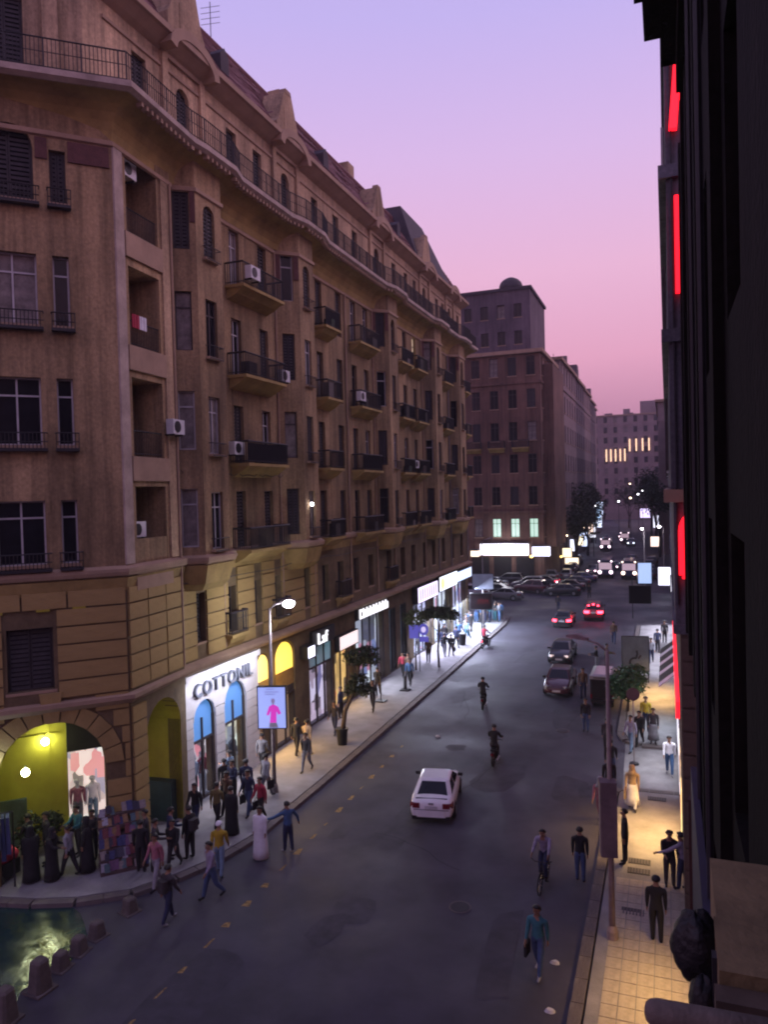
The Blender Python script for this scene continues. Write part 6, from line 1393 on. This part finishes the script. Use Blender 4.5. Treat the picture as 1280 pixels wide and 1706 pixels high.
area('lilac_shop_spill', FS.pt(58, .6, 3.0), (3.4, 5), 1500, (.74, .74, 1), DN)
area('white_far_spill', FS.pt(64, .7, 3.0), (3.6, 5.4), 2600, (.74, .80, 1), DN)
area('corner_far_spill', FS.pt(70, .6, 3.0), (3.4, 5), 1900, (.70, .80, 1), DN)
for u, v, z, p in ((7.2, -2.6, 3.95, 55), (6.52, -.65, 3.5, 55)): point('arcade_light', FC.pt(u, v, z), p*.34, (.96, 1, .42), .13)
point('arcade_tube_light', FC.pt(5.6, .45, 4.3), 28, (.75, .95, 1), .15)
WRM = (1, .60, .20)
for y, s, p, c in ((29.0, (1.0, 3.2), 230, WRM), (19.4, (.8, 3.6), 75, WRM), (36.6, (1.2, 4.2), 90, (.9, .93, 1)), (49.0, (1.2, 4.4), 300, WRM), (42.5, (1.2, 3.5), 80, (.78, .88, 1)), (58, (1.2, 8), 260, (.85, .85, 1)), (70, (1.5, 9), 420, (.85, .85, 1))):
    area('right_shop_light', (.05 if y < 22 else -.1, y, 2.7), s, p, c, (0, R(16), 0), 105)
for x, y, z, p, c in ((-21.5, 103.5, 5.2, 420, (.9, .88, 1)), (-14.5, 104, 5, 200, (1, .85, .75)), (-12, 118, 6, 120, (1, .8, .6))): point('junction_light', (x, y, z), p, c, .5)
point('far_lamp_light', (lc4[0], lc4[1]-.3, lc4[2]-.4), 160, (.9, .9, 1), .2)
# far points of light: lamps and signs along the distant street
FL_ = [(-13.5, 150, 7.6, .22, 'w'), (-16.2, 186, 9, .25, 'w'), (-9, 205, 10.5, .28, 'o'), (-12.5, 215, 9.5, .28, 'w'), (-8, 232, 11.2, .3, 'w'), (-7.3, 250, 12.2, .3, 'w'), (-4.8, 255, 12.3, .3, 'w'), (-16.3, 160, 5, .25, 'o'), (-15.6, 126, 5.5, .18, 'o'), (-14.8, 112.6, 3.2, .2, 'y'), (-17.2, 101, 4.2, .25, 'y'), (-11.5, 262, 14.5, .3, 'o')]
fm_ = dict(w=emat('far_lamp_w', (.95, .92, 1), 9), o=emat('far_lamp_o', (1, .72, .5), 8), y=emat('far_lamp_y', (1, .6, .15), 5))
for i, (x, y, z, r, k) in enumerate(FL_):
    t = thing('far_lamp', 'tiny %s glowing lamp down the street, %s' % (dict(w='white', o='orange', y='yellow')[k], ['before the first far block', 'before the third far block', 'high at the far end, left', 'high at the far end, left of centre', 'high at the far end, centre', 'high at the far end, right of centre', 'high at the far end, right', 'before the second far block', 'low beside the brown block', 'by the far kerb cars', 'over the dark parked rows', 'highest at the far end'][i]), 'street lamp', (x, y, 0), 0, 'tiny lamps far down the street'); MB().ball((x, y, z), r, r, r*.7, 8, 5).build('globe', fm_[k], t, True); MB().tube([(x, y, 0), (x, y, z-r*.6)], .07, 5).build('pole', IRON, t)
for x0, x1, y, z0, z1, c, l in ((-8.5, -4.8, 262, 3.2, 6.2, (.72, .60, 1), 'small lilac lit hoarding at the far end of the street'), (-17.9, -16.4, 203, 5, 8.5, (.45, .65, 1), 'pale blue lit sign among the far trees'), (-16.9, -15.6, 151, 2.6, 4.2, (.5, .62, 1), 'blue lit shop sign under the far trees'), (-15.9, -14.9, 133, 2.4, 4.4, (.75, .78, 1), 'white lit shop sign at the first far block'), (-16.0, -14.6, 123.5, 2.2, 3.6, (1, .78, .5), 'warm lit shop sign beside the brown block'), (.2, 1.4, 83, 2.2, 3.8, (.9, .88, 1), 'white lit shop front on the far right pavement'), (-15.7, -13.6, 124, 1.0, 2.0, (1, .80, .55), 'low warm lit kiosk front at the first far block'), (-15.6, -14.3, 139, 3.0, 4.6, (1, .86, .62), 'cream lit sign at the middle of the first far block'), (-16.6, -15.3, 158, 1.4, 4.4, (.60, .68, 1), 'tall blue lit sign at the second far block'), (-16.9, -15.7, 174, 3, 5.4, (1, .72, .6), 'salmon lit sign at the third far block'), (-17.8, -16.2, 186, 1.5, 4.0, (.85, .85, 1), 'white lit shop at the third far block'), (-19.2, -17.0, 214, 2.5, 6.0, (.7, .78, 1), 'pale lit sign at the fourth far block'), (-20.8, -18.5, 238, 5, 9, (.62, .72, 1), 'high pale blue sign at the last far block'), (-3.2, -1.6, 156, 1.5, 3.4, (1, .75, .65), 'salmon lit shop on the far right side'), (-3.4, -1.8, 200, 3.0, 6.0, (.8, .8, 1), 'white lit sign on the far right side'), (-1.2, .6, 98, 1.0, 3.2, (.80, .80, 1), 'lilac white shop glow beyond the far right lamp post')):
    s = thing('lit_sign', l, 'sign', (x0, y, z0)); MB().box(x0, x1, y, y+.2, z0, z1).build('face', emat('lit_%.0f_%.0f' % (y, z0*10), c, 1.9), s); MB().box(x0-.1, x1+.1, y+.21, y+.35, z0-.1, z1+.1).build('casing', BLACK, s)
# ------------------------------------------------------------------ evening haze
if HAZE:
    hz = MB().box(-1505, 1505, -305, 2505, -1.5, 50.5); hm = bpy.data.materials.new('haze'); hm.use_nodes = True; t = hm.node_tree; t.nodes.clear()
    o = N(t, 'OutputMaterial'); pv = N(t, 'VolumePrincipled'); pv.inputs['Color'].default_value = (.86, .84, .92, 1); pv.inputs['Density'].default_value = HAZE; pv.inputs['Anisotropy'].default_value = .2
    t.links.new(pv.outputs[0], o.inputs['Volume']); tag(hz.build('haze', hm), kind='stuff')
